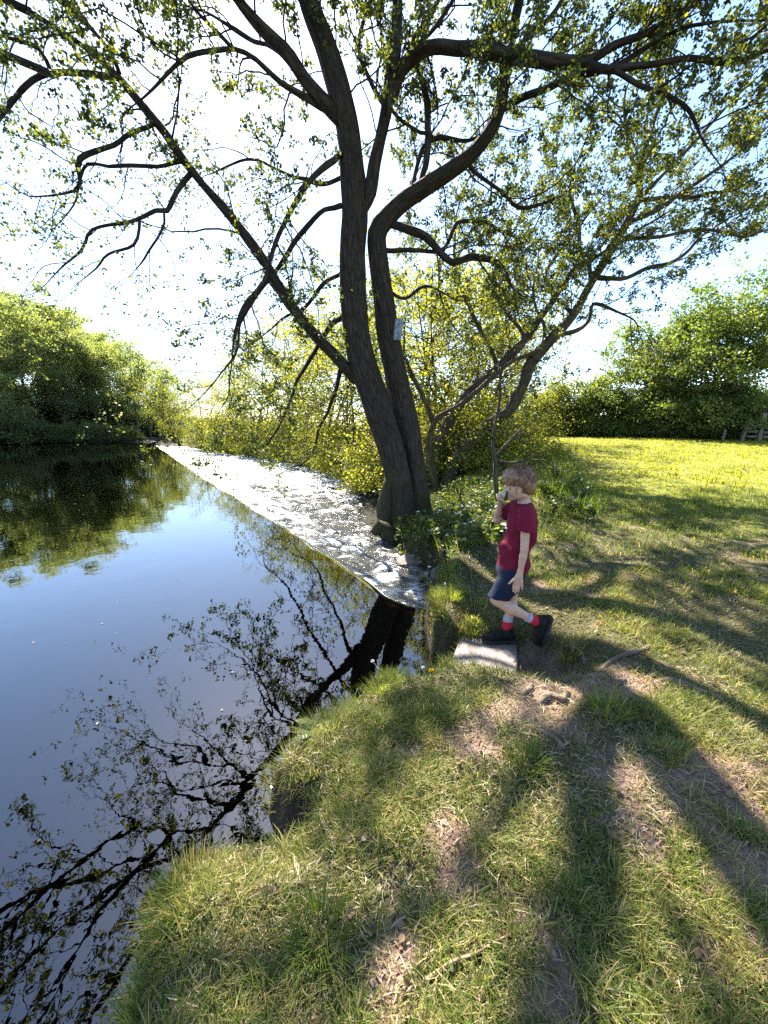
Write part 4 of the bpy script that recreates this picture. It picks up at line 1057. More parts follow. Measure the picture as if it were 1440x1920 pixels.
def hair_mat():
    m, N, Lk, out = mat('hair')
    tc = N('TexCoord'); mp = N('Mapping'); mp.inputs['Scale'].default_value = (1, 1, 0.22); mp.inputs['Rotation'].default_value = (0, R(35), 0)
    Lk(tc.outputs['Object'], mp.inputs[0])
    n = N('TexNoise', Scale=110.0, Detail=4.0); Lk(mp.outputs[0], n.inputs['Vector'])
    r = ramp(N, [(0.3, (0.09, 0.042, 0.018)), (0.55, (0.23, 0.112, 0.052)), (0.75, (0.42, 0.235, 0.12))]); Lk(n.outputs[0], r.inputs[0])
    b = N('BsdfPrincipled', Roughness=0.42); Lk(r.outputs[0], b.inputs['Base Color']); b.inputs['Specular IOR Level'].default_value = 0.5
    bp = N('Bump', Strength=0.9, Distance=0.006); Lk(n.outputs[0], bp.inputs['Height']); Lk(bp.outputs[0], b.inputs['Normal'])
    Lk(b.outputs[0], out.inputs[0]); return m
M['hair'] = hair_mat()
u_h = U(380, 220); u_t = U(350, 700); u_l = U(300, 1400)
LS, RS = -0.115, 0.115                         # near (his left) and far side
def torso(F_, g=0.0, k=0.03):
    F_.ell(J(395, 590), (112 * u_t + g, 0.105 + g, 190 * u_t + g), k, -0.10)
    F_.ell(J(335, 840), (128 * u_t + g, 0.105 + g, 190 * u_t + g), k, -0.18)
    F_.ell(J(290, 1060), (112 * u_t + g, 0.112 + g, 120 * u_t + g), k)
    F_.cone(J(405, 478, LS * .8), J(405, 478, RS * .8), 50 * u_t + g, 50 * u_t + g, k)
person = empty('person', tuple(ORG))
body = Field([J(0, 40), J(660, 1790, -.2), J(660, 40, .2), J(40, 1790)], 0.05, 0.0050)
torso(body)
# legs
hipL, kneeL, ankL = J(275, 1110, -.06), J(122, 1285, -.085), J(455, 1470, -.075)
body.cone(hipL, J(190, 1215, -.075), 92 * u_l, 72 * u_l, .03); body.cone(J(190, 1215, -.075), kneeL, 70 * u_l, 50 * u_l, .02)
body.cone(kneeL, J(250, 1362, -.085), 48 * u_l, 55 * u_l, .02); body.cone(J(250, 1362, -.085), ankL, 54 * u_l, 31 * u_l, .02)
hipR, kneeR, ankR = J(310, 1110, .06), J(328, 1300, .06), J(285, 1610, .055)
body.cone(hipR, kneeR, 92 * u_l, 54 * u_l, .03); body.cone(kneeR, J(322, 1420, .06), 50 * u_l, 54 * u_l, .02); body.cone(J(322, 1420, .06), ankR, 53 * u_l, 31 * u_l, .02)
# near arm and its hand
shL, elL, wrL = J(372, 505, LS - .01), J(338, 790, LS - .045), J(306, 985, LS - .04)
body.cone(shL, elL, 47 * u_t, 34 * u_t, .012); body.cone(elL, J(328, 850, LS - .045), 33 * u_t, 34 * u_t, .006); body.cone(J(328, 850, LS - .045), wrL, 34 * u_t, 23 * u_t, .006)
hy = LS - .04
body.cone(wrL, J(297, 1030, hy), 25 * u_t, 30 * u_t, .012)
for q, (x0, x1) in enumerate([(262, 258), (280, 272), (300, 290), (318, 318)]):
    body.cone(J(302, 1000, hy), J(x0, 1080, hy), 15 * u_t, 15 * u_t, .012)
fing = [[(262, 1080), (248, 1130), (246, 1172)], [(281, 1082), (268, 1138), (264, 1186)], [(300, 1080), (292, 1130), (288, 1170)], [(318, 1072), (318, 1112), (318, 1146)]]
for q, fg in enumerate(fing):
    for (a_, b_), (ra, rb) in zip(zip(fg[:-1], fg[1:]), [(13, 11.5), (11.5, 9)]):
        body.cone(J(*a_, hy - .004 * (q - 1)), J(*b_, hy + .006 - .004 * (q - 1)), ra * u_t, rb * u_t, .003)
body.cone(J(285, 1020, hy), J(243, 1060, hy - .005), 17 * u_t, 14 * u_t, .008); body.cone(J(243, 1060, hy - .005), J(200, 1092, hy - .008), 13 * u_t, 9.5 * u_t, .004)
# far arm lifting the cup
shR, elR, wrR = J(372, 505, RS + .01), J(240, 640, RS + .06), J(232, 445, RS - .02)
body.cone(shR, elR, 50 * u_t, 38 * u_t, .02); body.cone(elR, J(236, 560, RS + .03), 38 * u_t, 38 * u_t, .012); body.cone(J(236, 560, RS + .03), wrR, 37 * u_t, 24 * u_t, .012)
hr = 0.065
body.cone(wrR, J(222, 400, hr), 24 * u_t, 26 * u_t, .012)
body.ell(J(218, 382, hr), (34 * u_t, .020, 38 * u_t), .008, .2)
fr_ = [[(205, 372, .055), (172, 350, .025), (182, 335, -.012)], [(205, 382, .05), (170, 370, .015), (186, 352, -.022)], [(210, 394, .045), (176, 388, .01), (198, 372, -.024)], [(214, 402, .045), (186, 402, .012), (212, 388, -.020)]]
for fg in fr_:
    for (a_, b_), (ra, rb) in zip(zip(fg[:-1], fg[1:]), [(13, 12), (12, 9)]):
        body.cone(J(*a_), J(*b_), ra * u_t, rb * u_t, .003)
body.cone(J(228, 378, .06), J(236, 325, .045), 14 * u_t, 12 * u_t, .005); body.cone(J(236, 325, .045), J(250, 302, .02), 11 * u_t, 9 * u_t, .003)
# neck and head
body.cone(J(425, 470), J(415, 330), 58 * u_h, 52 * u_h, .025)
body.ell(J(388, 210), (128 * u_h, .072, 122 * u_h), .02)
body.ell(J(318, 290), (66 * u_h, .056, 92 * u_h), .02, .12)
body.cone(J(400, 335, -.03), J(292, 372, 0), 34 * u_h, 22 * u_h, .015); body.cone(J(400, 335, .03), J(292, 372, 0), 34 * u_h, 22 * u_h, .015)
body.ell(J(284, 372), (20 * u_h, .016, 18 * u_h), .01)                     # chin
body.cone(J(262, 262), J(244, 312), 9 * u_h, 12 * u_h, .010)               # nose
body.cone(J(263, 345, -.012), J(263, 345, .012), 10 * u_h, 10 * u_h, .006) # lips
body.cone(J(272, 246, -.035), J(272, 246, .035), 16 * u_h, 16 * u_h, .014) # brow
for s_ in (-1, 1):
    body.ell(J(334, 284, s_ * .076), (21 * u_h, .009, 35 * u_h), .004, -.15)
    body.cone(J(318, 262, s_ * .082), J(330, 252, s_ * .086), 6 * u_h, 6 * u_h, .002); body.cone(J(330, 252, s_ * .086), J(352, 270, s_ * .088), 6 * u_h, 6 * u_h, .002); body.cone(J(352, 270, s_ * .088), J(346, 305, s_ * .085), 6 * u_h, 5 * u_h, .002)
# keep feet short: the boots hide them
obj('body', body.mesh('body', 1), M['skin'], person)
for s_ in (-1, 1):
    e = Field([J(266, 282, s_ * .034)], 0.03, 0.0022); e.ell(J(270, 282, s_ * .036), (10 * u_h, .010, 8 * u_h), 0)
    obj('eye', e.mesh('eye'), M['eye'], person)
# hair
hf = Field([J(200, 40, -.12), J(560, 400, .12)], 0.03, 0.0036)
hf.ell(J(386, 198), (133 * u_h, .079, 127 * u_h), .0); hf.ell(J(430, 262), (88 * u_h, .075, 92 * u_h), .02); hf.ell(J(290, 165), (68 * u_h, .07, 72 * u_h), .02)
hf.ell(J(265, 205), (36 * u_h, .062, 58 * u_h), .02)
X, Y, Z = np.meshgrid(*hf.ax, indexing='ij')
jx = lambda zx, zy: J(zx, zy)
zxs = (X - J(380, 220)[0]) / u_h + 380; zys = -(Z - J(380, 220)[2]) / u_h + 220
bot = np.interp(zxs, [200, 240, 268, 290, 310, 325, 352, 366, 400, 440, 480, 540], [225, 252, 272, 268, 290, 250, 250, 290, 328, 345, 350, 335])
lockn = vnoise(zxs * .06 + zys * .03, Y * 90, 71) + .6 * vnoise(zxs * .13 + zys * .05, Y * 190, 72)
bot = bot + (lockn - .8) * 26
cut = (zys - bot) * u_h * .8
face = 0.002 - (X - J(268, 250)[0] )                                       # nothing in front of the brow below the fringe
hf.f = np.maximum(hf.f + (lockn - .8) * .009, cut)
obj('hair', hf.mesh('hair', 1), M['hair'], person)
# loose locks over the crown
lk = Bag(); gl_ = np.random.default_rng(5)
hc = J(386, 200)
for q in range(900):
    a_ = gl_.uniform(0, 6.28); e_ = gl_.uniform(-.15, 1.45)
    n_ = np.array((math.cos(a_) * math.cos(e_), math.sin(a_) * math.cos(e_), math.sin(e_)))
    if n_[0] < -.6 and n_[2] < .0: continue
    p0 = hc + n_ * np.array((134 * u_h, .080, 128 * u_h))
    crown_ = hc + np.array((60 * u_h, 0, 128 * u_h))
    d_ = p0 - crown_; d_ -= n_ * d_.dot(n_); d_ = norm(d_ + gl_.normal(size=3) * .02)
    L_ = gl_.uniform(.02, .06)
    pts = [p0 + d_ * L_ * t + n_ * (.0005 + .002 * math.sin(t * 2.6)) * gl_.uniform(.3, 1.2) for t in (0, .35, .7, 1)]
    lk.tube(pts, [.0013, .0015, .0010, .0002], 3, cap=False)
obj('hair_locks', lk.mesh('hair_locks'), M['hair'], person)
# t shirt
sf = Field([J(120, 380, -.22), J(580, 1110, .22)], 0.03, 0.0055)
torso(sf, .009, .03)
sf.ell(J(405, 690), (122 * u_t, .110, 170 * u_t), .03, -.08); sf.ell(J(330, 980), (142 * u_t, .122, 150 * u_t), .03, -.1)
sf.plane(J(380, 1052) , (0.16, 0, -1))
for s_, sh_, el_ in ((-1, shL, elL), (1, shR, elR)):
    d_ = norm(el_ - sh_)
    q = Field([J(120, 380, -.22), J(580, 1110, .22)], 0.03, 0.0055)
    q.cone(sh_ - d_ * .02, sh_ + d_ * .125, 64 * u_t, 66 * u_t, 0); q.plane(sh_ + d_ * .093, d_)
    hh = np.clip(.5 + .5 * (sf.f - q.f) / .02, 0, 1); sf.f = sf.f * (1 - hh) + q.f * hh - .02 * hh * (1 - hh)
sf.plane(J(425, 408), (-0.30, 0, 1.0))
X, Y, Z = np.meshgrid(*sf.ax, indexing='ij')
fold = (vnoise((X + Z * .35) * 26 + Y * 8, Z * 7 + X * 9, 81) - .5) * .022 + np.sin((Z * .7 - X * .9) * 70 + Y * 30 + 3 * vnoise(X * 12, Z * 12, 5)) * .0026
sf.f = sf.f + fold * sstep(-.5, .0, -(Z - J(300, 520)[2]) * 1.0 - .2)
obj('t_shirt', sf.mesh('t_shirt', 1), M['shirt'], person)
# shorts
pf = Field([J(60, 950, -.24), J(480, 1330, .24)], 0.03, 0.0055)
pf.ell(J(288, 1060), (132 * u_t, .128, 120 * u_t), .02)
dL_ = norm(kneeL - hipL)
pf.cone(hipL, hipL + dL_ * .17, 112 * u_l, 92 * u_l, .02)
pf.plane(hipL + dL_ * .152 + np.array((0, 0, 0)), dL_ * .35 + np.array((0, 0, -1)))
q = Field([J(60, 950, -.24), J(480, 1330, .24)], 0.03, 0.0055)
q.cone(hipR + np.array((0, .005, 0)), J(333, 1260, .065), 112 * u_l, 88 * u_l, 0); q.plane(J(350, 1232), (0.1, 0, -1))
hh = np.clip(.5 + .5 * (pf.f - q.f) / .015, 0, 1); pf.f = pf.f * (1 - hh) + q.f * hh - .015 * hh * (1 - hh)
X, Y, Z = np.meshgrid(*pf.ax, indexing='ij')
pf.f = pf.f + (vnoise(X * 28 + Y * 6, Z * 12 + X * 12, 91) - .5) * .010
obj('shorts', pf.mesh('shorts', 1), M['shorts'], person)
# socks
def sock(a_, b_, ra, rb, m_, nm):
    q = Field([a_, b_], .07, .003); q.cone(a_, b_, ra, rb, 0); d_ = norm(b_ - a_); q.plane(b_, d_); q.plane(a_, -d_)
    obj(nm, q.mesh(nm, 1), m_, person)
dr = J(0, 0, .055)[1]
sock(J(293, 1532, .057), J(286, 1580, .056), 46 * u_l, 45 * u_l, M['sock_grey'], 'sock_cuff'); sock(J(287, 1572, .056), J(280, 1645, .055), 47 * u_l, 50 * u_l, M['sock_red'], 'sock')
sock(J(402, 1444, -.078), J(440, 1462, -.076), 46 * u_l, 45 * u_l, M['sock_grey'], 'sock_cuff'); sock(J(434, 1459, -.077), J(500, 1492, -.074), 46 * u_l, 48 * u_l, M['sock_red'], 'sock')
# boots: built along a foot axis, then placed
def boot(heel, toe, upv, wy, collar):
    """heel, toe: sole line end points; upv: away from the sole"""
    heel, toe = np.array(heel), np.array(toe); ax = norm(toe - heel); L_ = np.linalg.norm(toe - heel); up = norm(np.array(upv) - ax * np.dot(upv, ax))
    pt = lambda t, h, y=0: heel + ax * L_ * t + up * h + np.array((0, y, 0))
    root = Field([pt(-.1, 0, -.06), pt(1.1, .13, .06), pt(0, .13), pt(1, 0), collar], .04, .0034)
    root.cone(pt(.86, .038), pt(.55, .050), .034, .039, .01); root.cone(pt(.55, .046), pt(.22, .06), .037, .040, .01); root.cone(pt(.22, .06), pt(.14, .04), .038, .034, .01)
    root.cone(pt(.24, .07), collar, .041, .038, .015); root.ell(pt(.9, .03, 0), (.032, .036, .030), .01)
    root.plane(pt(0, .016), -up); root.plane(collar, norm(collar - pt(.24, .06)))
    b_ = obj('boot', root.mesh('boot', 1), M['shoe'], person)
    sf_ = Field([pt(-.1, -.02, -.06), pt(1.1, .05, .06)], .03, .0034)
    for t, w in ((.10, .030), (.3, .031), (.55, .036), (.75, .038), (.90, .028)):
        sf_.cone(pt(t, .012, -w * .35), pt(t, .012, w * .35), w * .95, w * .95, .015)
    sf_.cone(pt(.1, .012), pt(.92, .012), .03, .03, .01)
    sf_.plane(pt(0, .024), up); sf_.plane(pt(0, 0.0), -up)
    obj('sole', sf_.mesh('sole', 1), M['sole'], b_)
    lc = Bag()
    for t in (.36, .44, .52, .60):
        h = .046 + .040 - (t - .36) * .06
        lc.tube([pt(t, h - .012, -.03), pt(t + .01, h + .001, -.012), pt(t, h + .001, .012), pt(t + .01, h - .012, .03)], [.003] * 4, 5)
    obj('lace', lc.mesh('lace'), M['lace'], b_)
boot(J(352, 1775, .055), J(48, 1772, .055), (0, 0, 1), 0, J(292, 1632, .055))
boot(J(640, 1455, -.07), J(548, 1712, -.07), (-1, 0, -.25), 0, J(494, 1488, -.073))
tag(person, 'boy in burgundy t-shirt and navy shorts stepping on a slab while drinking from a cup', 'person')
# the cup
cu = Bag(); c0, c1 = J(205, 338, .018), J(246, 346, .004)
ax_ = norm(c1 - c0)
cu.tube([c0 - ax_ * .001, c0, c0 + (c1 - c0) * .5, c1, c1 + ax_ * .004], [.012, .024, .029, .033, .033], 20)
cup = obj('cup', cu.mesh('cup'), M['cup'], None, tuple(ORG))
cr = Bag(); th_ = np.linspace(0, 2 * math.pi, 25)
pu = norm(np.cross(ax_, (0, 1, 0))); pv = np.cross(ax_, pu)
cr.tube([c1 + ax_ * .004 + (pu * math.cos(t) + pv * math.sin(t)) * .033 for t in th_], [.004] * 25, 6, cap=False)
obj('rim', cr.mesh('rim'), M['cup_rim'], cup)
tag(cup, 'small cream cup with a dark rim held to the boy\'s mouth', 'cup')
print('boy', round(time.time() - T0, 1))

# ------------------------------------------------------------------ slab, rocks, roots, stick
import bmesh
def hull_rock(name, pts, seed, cuts=3, amp=0.012, freq=9, bev=0.018):
    bm = bmesh.new()
    for p in pts: bm.verts.new(p)
    bmesh.ops.convex_hull(bm, input=bm.verts)
    bmesh.ops.triangulate(bm, faces=bm.faces)
    bmesh.ops.bevel(bm, geom=list(bm.edges), offset=bev, segments=2, affect='EDGES', clamp_overlap=True)
    bmesh.ops.triangulate(bm, faces=bm.faces)
    for _ in range(cuts):
        bmesh.ops.subdivide_edges(bm, edges=[e for e in bm.edges if e.calc_length() > 0.03], cuts=1)
        bmesh.ops.triangulate(bm, faces=bm.faces)
    bm.normal_update()
    co = np.array([v.co for v in bm.verts]); nn = np.array([v.normal for v in bm.verts])
    dn = (fbm(co[:, 0] * freq + co[:, 2] * 5, co[:, 1] * freq + co[:, 2] * 7, seed, 4) - .5) * amp * 2
    for v, d, n in zip(bm.verts, dn, nn): v.co = Vector(v.co) + Vector(n * d)
    me = bpy.data.meshes.new(name); bm.to_mesh(me); bm.free()
    for p in me.polygons: p.use_smooth = True
    return me
sc_ = np.append(stone_c, 0.0)
top = [G(864, 1194, .19), G(890, 1189, .195), G(932, 1190, .2), G(970, 1208, .2), G(969, 1266, .195), G(930, 1286, .19), G(878, 1290, .175), G(832, 1278, .15), G(848, 1238, .175)]
pts = [p - sc_ for p in top] + [(p - sc_) * np.array((1.08, 1.05, 1)) - np.array((0, 0, .24)) for p in top]
slab = obj('stone_slab', hull_rock('stone_slab', pts, 12, 3, .006, 12, .006), M['stone'], None, tuple(sc_))
tag(slab, 'flat pale brown stone slab at the water edge under the boy\'s foot', 'stone')
c2 = np.append(np.array(g2(832, 1258, .08)), 0)
top = [G(858, 1240, .10), G(835, 1248, .07), G(800, 1268, .05), G(830, 1280, .07), G(862, 1275, .09)]
pts = [p - c2 for p in top] + [p - c2 - np.array((0, 0, .25)) for p in top]
s2 = obj('stone_slab', hull_rock('stone_slab2', pts, 14, 3, .008), M['stone'], None, tuple(c2))
tag(s2, 'lower rounded stone half in the water left of the slab', 'stone')
def rock(px, py, z, wx, wy, wz_, seed, lab, m_='rock'):
    g = np.random.default_rng(seed); c = G(px, py, z)
    pts = [g.normal(size=3) for _ in range(16)]; pts = [p / np.linalg.norm(p) * np.array((wx, wy, wz_)) for p in pts]
    o = obj('bank_rock', hull_rock('bank_rock', pts, seed, 2, .015, 7), M[m_], None, tuple(c)); tag(o, lab, 'rock', 'rocks along the bank'); return o
rock(770, 1055, -.10, .22, .16, .13, 1, 'grey rounded rock in the rushing water below the big tree')
rock(858, 1066, .12, .15, .12, .09, 2, 'brown rock on the bank between the boy and the big tree', 'stone')
rock(822, 1080, -.02, .13, .12, .12, 3, 'dark rock at the mouth of the shaded hollow by the water')
rock(792, 1072, -.2, .12, .1, .07, 4, 'small dark wet rock in the hollow under the bank')
rock(845, 1100, .10, .13, .1, .1, 5, 'reddish rock in the bank above the grassy clump', 'stone')
rock(665, 958, -.25, .12, .1, .06, 6, 'small black rock breaking the white water')
rock(700, 1000, -.24, .15, .12, .08, 7, 'flat dark rock beside the foot of the trunk')
rock(988, 1212, .14, .085, .05, .05, 8, 'small curved brown stone behind the boy standing heel', 'root')
def ground_path(pts, rad, lift=0.0, name='exposed_root', m_='root', seed=0, zt=ZT, sides=8):
    w = [np.array(g2(px, py, zt)) for px, py in pts]
    c = catmull(np.array(w), 0.02)
    z = ground_z(c[:, 0], c[:, 1])
    # smooth the heights so that the root bridges small hollows
    k = np.ones(5) / 5; z = np.convolve(np.pad(z, 2, 'edge'), k, 'valid')
    n = len(c); t = np.linspace(0, 1, n)
    r = rad * (1 - .55 * t) * (1 + .25 * (vnoise(t * 9, t * 0 + seed, 6) - .5))
    zz = z + lift * (1 + .6 * (vnoise(t * 7, t * 0 + seed + 4, 8) - .5)) - (np.clip(1 - t * 5, 0, 1) + np.clip(1 - (1 - t) * 4, 0, 1)) * rad * 1.7
    c3 = np.column_stack([c, zz]); o0 = c3[n // 2].copy()
    b = Bag(); b.tube(c3 - o0, r, sides, flute=.5, seed=seed)
    return obj(name, b.mesh(name), M[m_], None, tuple(o0))
ROOTS = [([(1225, 1285), (1262, 1288), (1300, 1305), (1345, 1322), (1372, 1345)], .022, 'longest dark root snaking over the trodden grass on the right'),
 ([(1002, 1335), (1030, 1322), (1052, 1330), (1060, 1310), (1075, 1295)], .024, 'knotted root in the trodden earth behind the slab'),
 ([(1180, 1330), (1215, 1325), (1235, 1305)], .018, 'short pale root beside the long dark root'), ([(1120, 1242), (1160, 1232), (1195, 1228), (1235, 1208)], .020, 'bent root on the slope right of the hollow'),
 ([(975, 1318), (995, 1300), (992, 1285)], .020, 'stubby root just in front of the slab'), ([(1225, 1240), (1255, 1262), (1290, 1258)], .013, 'thin root higher on the shaded slope'),
 ([(1055, 1175), (1090, 1195), (1105, 1222)], .018, 'root along the rim of the earth hollow'), ([(1180, 1205), (1225, 1200)], .013, 'thin straight root on the shaded grass'),
 ([(1150, 1285), (1175, 1275), (1182, 1290)], .016, 'curled root left of the long dark root'), ([(1000, 1380), (1040, 1400), (1062, 1425)], .012, 'low root in the sunlit bare patch'), ([(1370, 1480), (1385, 1510)], .010, 'small root at the edge of the bare earth')]
for q, (pp, r_, lab) in enumerate(ROOTS):
    tag(ground_path(pp, r_ * .95, r_ * .45, seed=q), lab, 'root', 'exposed tree roots in the bank')
st = ground_path([(798, 1840), (840, 1812), (880, 1795), (925, 1770), (962, 1747)], .0055, .012, 'stick', 'stick', 3); tag(st, 'long thin reddish stick lying on the grass near the camera', 'stick')
for q, (pp, lab) in enumerate([([(990, 1262), (1005, 1215)], 'pale split stick standing from the earth behind the boots'), ([(985, 1238), (1018, 1236)], 'short dry stick lying across the bare hollow'), ([(1120, 1845), (1150, 1810)], 'short dry twig on the sunlit grass near the camera')]):
    tag(ground_path(pp, .004, .012, 'stick', 'stick', 5 + q, zt=.22 if q < 2 else ZT), lab, 'stick')
print('stones', round(time.time() - T0, 1))

# ------------------------------------------------------------------ grass
def blades(name, x, y, L, W, tint, g, matl, label, lean=0.9, bend=0.6, parent=None, dirs=None):
    n = len(x); z = ground_z(x, y) - 0.004
    a = g.uniform(0, 2 * math.pi, n) if dirs is None else dirs
    d = np.stack([np.cos(a), np.sin(a), np.zeros(n)], 1)
    ln = g.uniform(0.15, 1.0, n) * lean; bd = g.uniform(0.2, 1.0, n) * bend
    sd = np.stack([-np.sin(a + g.normal(size=n) * .5), np.cos(a), np.zeros(n)], 1)
    b = np.stack([x, y, z], 1); rows = []
    px_, th_ = b, np.arctan(ln)
    pts = [b]
    for k in range(3):
        th = th_ + bd * (k + .3) * .55
        px_ = px_ + (d * np.sin(th)[:, None] + np.array((0, 0, 1.0)) * np.cos(th)[:, None]) * (L / 3)[:, None]
        pts.append(px_)
    w = W[:, None]
    V = np.stack([pts[0] - sd * w, pts[0] + sd * w, pts[1] - sd * w * .9, pts[1] + sd * w * .9, pts[2] - sd * w * .6, pts[2] + sd * w * .6, pts[3]], 1).reshape(-1, 3)
    k = np.arange(n)[:, None] * 7
    Q = np.concatenate([k + np.array([[0, 1, 3, 2]]), k + np.array([[2, 3, 5, 4]])]); T_ = k + np.array([[4, 5, 6]])
    o = obj(name, mesh_np(name, V, [Q, T_], True, {'tint': np.repeat(tint, 7)}), matl)
    tag(o, label, 'grass', kind='stuff'); return o
gg = np.random.default_rng(99)
def visible(x, y, z=0.4, m=60):
    dx, dy, dz = x, y, z - CAMZ
    f = dy * CP - dz * SP; f = np.maximum(f, .05)
    px = 720 + FPX * dx / f; py = 960 - FPX * (dz * CP + dy * SP) / f
    return (px > -m) & (px < 1440 + m) & (py < 1920 + m * 3)
def scatter(n, x0, x1, y0, y1, minland=0.0):
    x = gg.uniform(x0, x1, n); y = gg.uniform(y0, y1, n)
    ok = visible(x, y); x, y = x[ok], y[ok]
    ok = poly_sd(x, y, land_r) > minland
    return x[ok], y[ok]
def not_stone(x, y):
    k = ((x - stone_c[0]) / .20) ** 2 + ((y - stone_c[1] + .02) / .20) ** 2 > 1
    p = G(832, 1258, .08)
    return k & (((x - p[0]) / .1) ** 2 + ((y - p[1]) / .08) ** 2 > 1)
def tufts(n, x0, x1, y0, y1, per, spread, keep_bare, L, W, name, label, matl, lean=.9, tlo=0.0, dry=0.22, minland=-0.01):
    x, y = scatter(n, x0, x1, y0, y1, minland)
    b = bare_f(x, y); ok = (gg.uniform(0, 1, len(x)) > b * keep_bare) & not_stone(x, y)
    x, y, b = x[ok], y[ok], b[ok]
    big = fbm(x * 2.3, y * 2.3, 44, 3); m = gg.poisson(per * (0.35 + 1.3 * sstep(.3, .7, big)))
    i = np.repeat(np.arange(len(x)), m)
    a = gg.uniform(0, 6.28, len(i)); r = np.abs(gg.normal(size=len(i))) * spread
    bx, by = x[i] + np.cos(a) * r, y[i] + np.sin(a) * r
    ok = (poly_sd(bx, by, land_r) > -0.045) & not_stone(bx, by); bx, by, a, i = bx[ok], by[ok], a[ok], i[ok]
    tl = gg.uniform(.55, 1.25, len(x)) * (0.75 + .6 * big)
    tt = np.clip(gg.normal(.38, .13, len(x)) + (fbm(x * 1.7, y * 1.7, 55, 3) - .5) * .5 + b * .35, 0, .8)
    tint = np.clip(tt[i] + gg.normal(size=len(i)) * .12 + tlo, 0, 1)
    isdry = gg.uniform(0, 1, len(i)) < dry; tint = np.where(isdry, gg.uniform(.78, 1, len(i)), tint)
    LL = L * tl[i] * gg.uniform(.5, 1.25, len(i)); WW = W * gg.uniform(.6, 1.3, len(i))
    return blades(name, bx, by, LL, WW, tint, gg, matl, label, lean, .75, dirs=a + gg.normal(size=len(i)) * .5)
tufts(9000, -1.0, 1.9, 0.45, 1.7, 10, .020, .86, .056, .0013, 'grass_near', 'rough tufted grass on the bank closest to the camera', M['grass'], 1.2, .02, .28)
tufts(8500, -1.0, 3.2, 1.5, 3.3, 9, .028, .86, .058, .0017, 'grass_bank', 'short worn grass around the slab and the roots', M['grass'], 1.15, .02, .28)
tufts(8000, 0.3, 7.0, 3.2, 7.0, 7, .045, .9, .072, .0032, 'grass_shaded', 'shaded green grass on the slope right of the boy', M['grass'], .9, -.04, .14)
tufts(18500, 1.5, 26, 6.8, 20.5, 3.2, .08, .3, .085, .009, 'meadow_grass', 'sunlit yellow green meadow grass up to the hedge', M['field'], .8, .1, .08)
def straw(n, x0, x1, y0, y1, name, label):
    x, y = scatter(n, x0, x1, y0, y1, 0.02); ok = not_stone(x, y); x, y = x[ok], y[ok]; n = len(x)
    a = gg.uniform(0, 6.28, n); L = gg.uniform(.012, .06, n); z = ground_z(x, y) + gg.uniform(.002, .008, n)
    d = np.stack([np.cos(a), np.sin(a), gg.normal(size=n) * .12], 1) * L[:, None]; sd = np.stack([-np.sin(a), np.cos(a), gg.normal(size=n) * .3], 1) * gg.uniform(.0007, .0018, n)[:, None]
    b = np.stack([x, y, z], 1); c = gg.normal(size=(n, 3)) * L[:, None] * .12; c[:, 2] = np.abs(c[:, 2]) * .6
    V = np.stack([b - sd, b + sd, b + d * .5 + c + sd, b + d * .5 + c - sd, b + d + sd * .3, b + d - sd * .3], 1).reshape(-1, 3); k = np.arange(n)[:, None] * 6
    o = obj(name, mesh_np(name, V, [k + np.array([[0, 1, 2, 3]]), k + np.array([[3, 2, 4, 5]])], False, {'tint': np.repeat(gg.uniform(.62, 1, n), 6)}), M['straw']); tag(o, label, 'grass', kind='stuff')
M['straw'] = foliage_mat('dry_straw', [(0.6, (0.10, 0.07, 0.04)), (0.8, (0.24, 0.18, 0.10)), (1, (0.42, 0.34, 0.22))], 0.2, gloss=0.02)
straw(14000, -1.0, 1.9, 0.45, 1.9, 'dry_straw', 'dry straw and bits of dead grass on the earth near the camera')
straw(14000, -1.0, 4.0, 1.9, 4.2, 'dry_straw', 'dry straw and bits of dead grass around the roots')
x, y = scatter(60000, -1.0, 3.2, 0.45, 3.6, 0.03); ok = (gg.uniform(0, 1, len(x)) < bare_f(x, y) ** 1.5 * .5) & not_stone(x, y); x, y = x[ok], y[ok]; n = len(x)
sz_ = gg.gamma(2.0, .0016, n) + .0015; c = np.stack([x, y, ground_z(x, y) + sz_ * .2], 1)
oc = np.array([(1, 0, 0), (0, 1, 0), (-1, 0, 0), (0, -1, 0), (0, 0, .7), (0, 0, -.7)]); V = c[:, None] + oc[None] * sz_[:, None, None] * gg.uniform(.6, 1.4, (n, 6, 1)); k = np.arange(n)[:, None] * 6
Ft = np.concatenate([k + np.array([f]) for f in ((0, 1, 4), (1, 2, 4), (2, 3, 4), (3, 0, 4))])
M['crumb'] = simple('soil_crumbs', (0.19, 0.125, 0.09), 0.95, var=0.5, vscale=40)
o = obj('soil_crumbs', mesh_np('soil_crumbs', V.reshape(-1, 3), [Ft], False), M['crumb']); tag(o, 'loose crumbs of earth and grit on the bare patches', 'soil', kind='stuff')
x, y = scatter(700, -1.0, 3.5, 0.45, 3.8, 0.03); n = len(x); d = gg.normal(size=(n, 3)); d[:, 2] *= .25
M['dead_leaf'] = foliage_mat('dead_leaves', [(0, (0.07, 0.04, 0.02)), (1, (0.22, 0.14, 0.07))], .15)
o = obj('dead_leaves', leaf_mesh('dead_leaves', np.stack([x, y, ground_z(x, y) + .012], 1), d, gg.uniform(.015, .035, n), gg, True, None, 2.0), M['dead_leaf']); tag(o, 'brown dead leaves scattered over the trodden bank', 'leaves', kind='stuff')
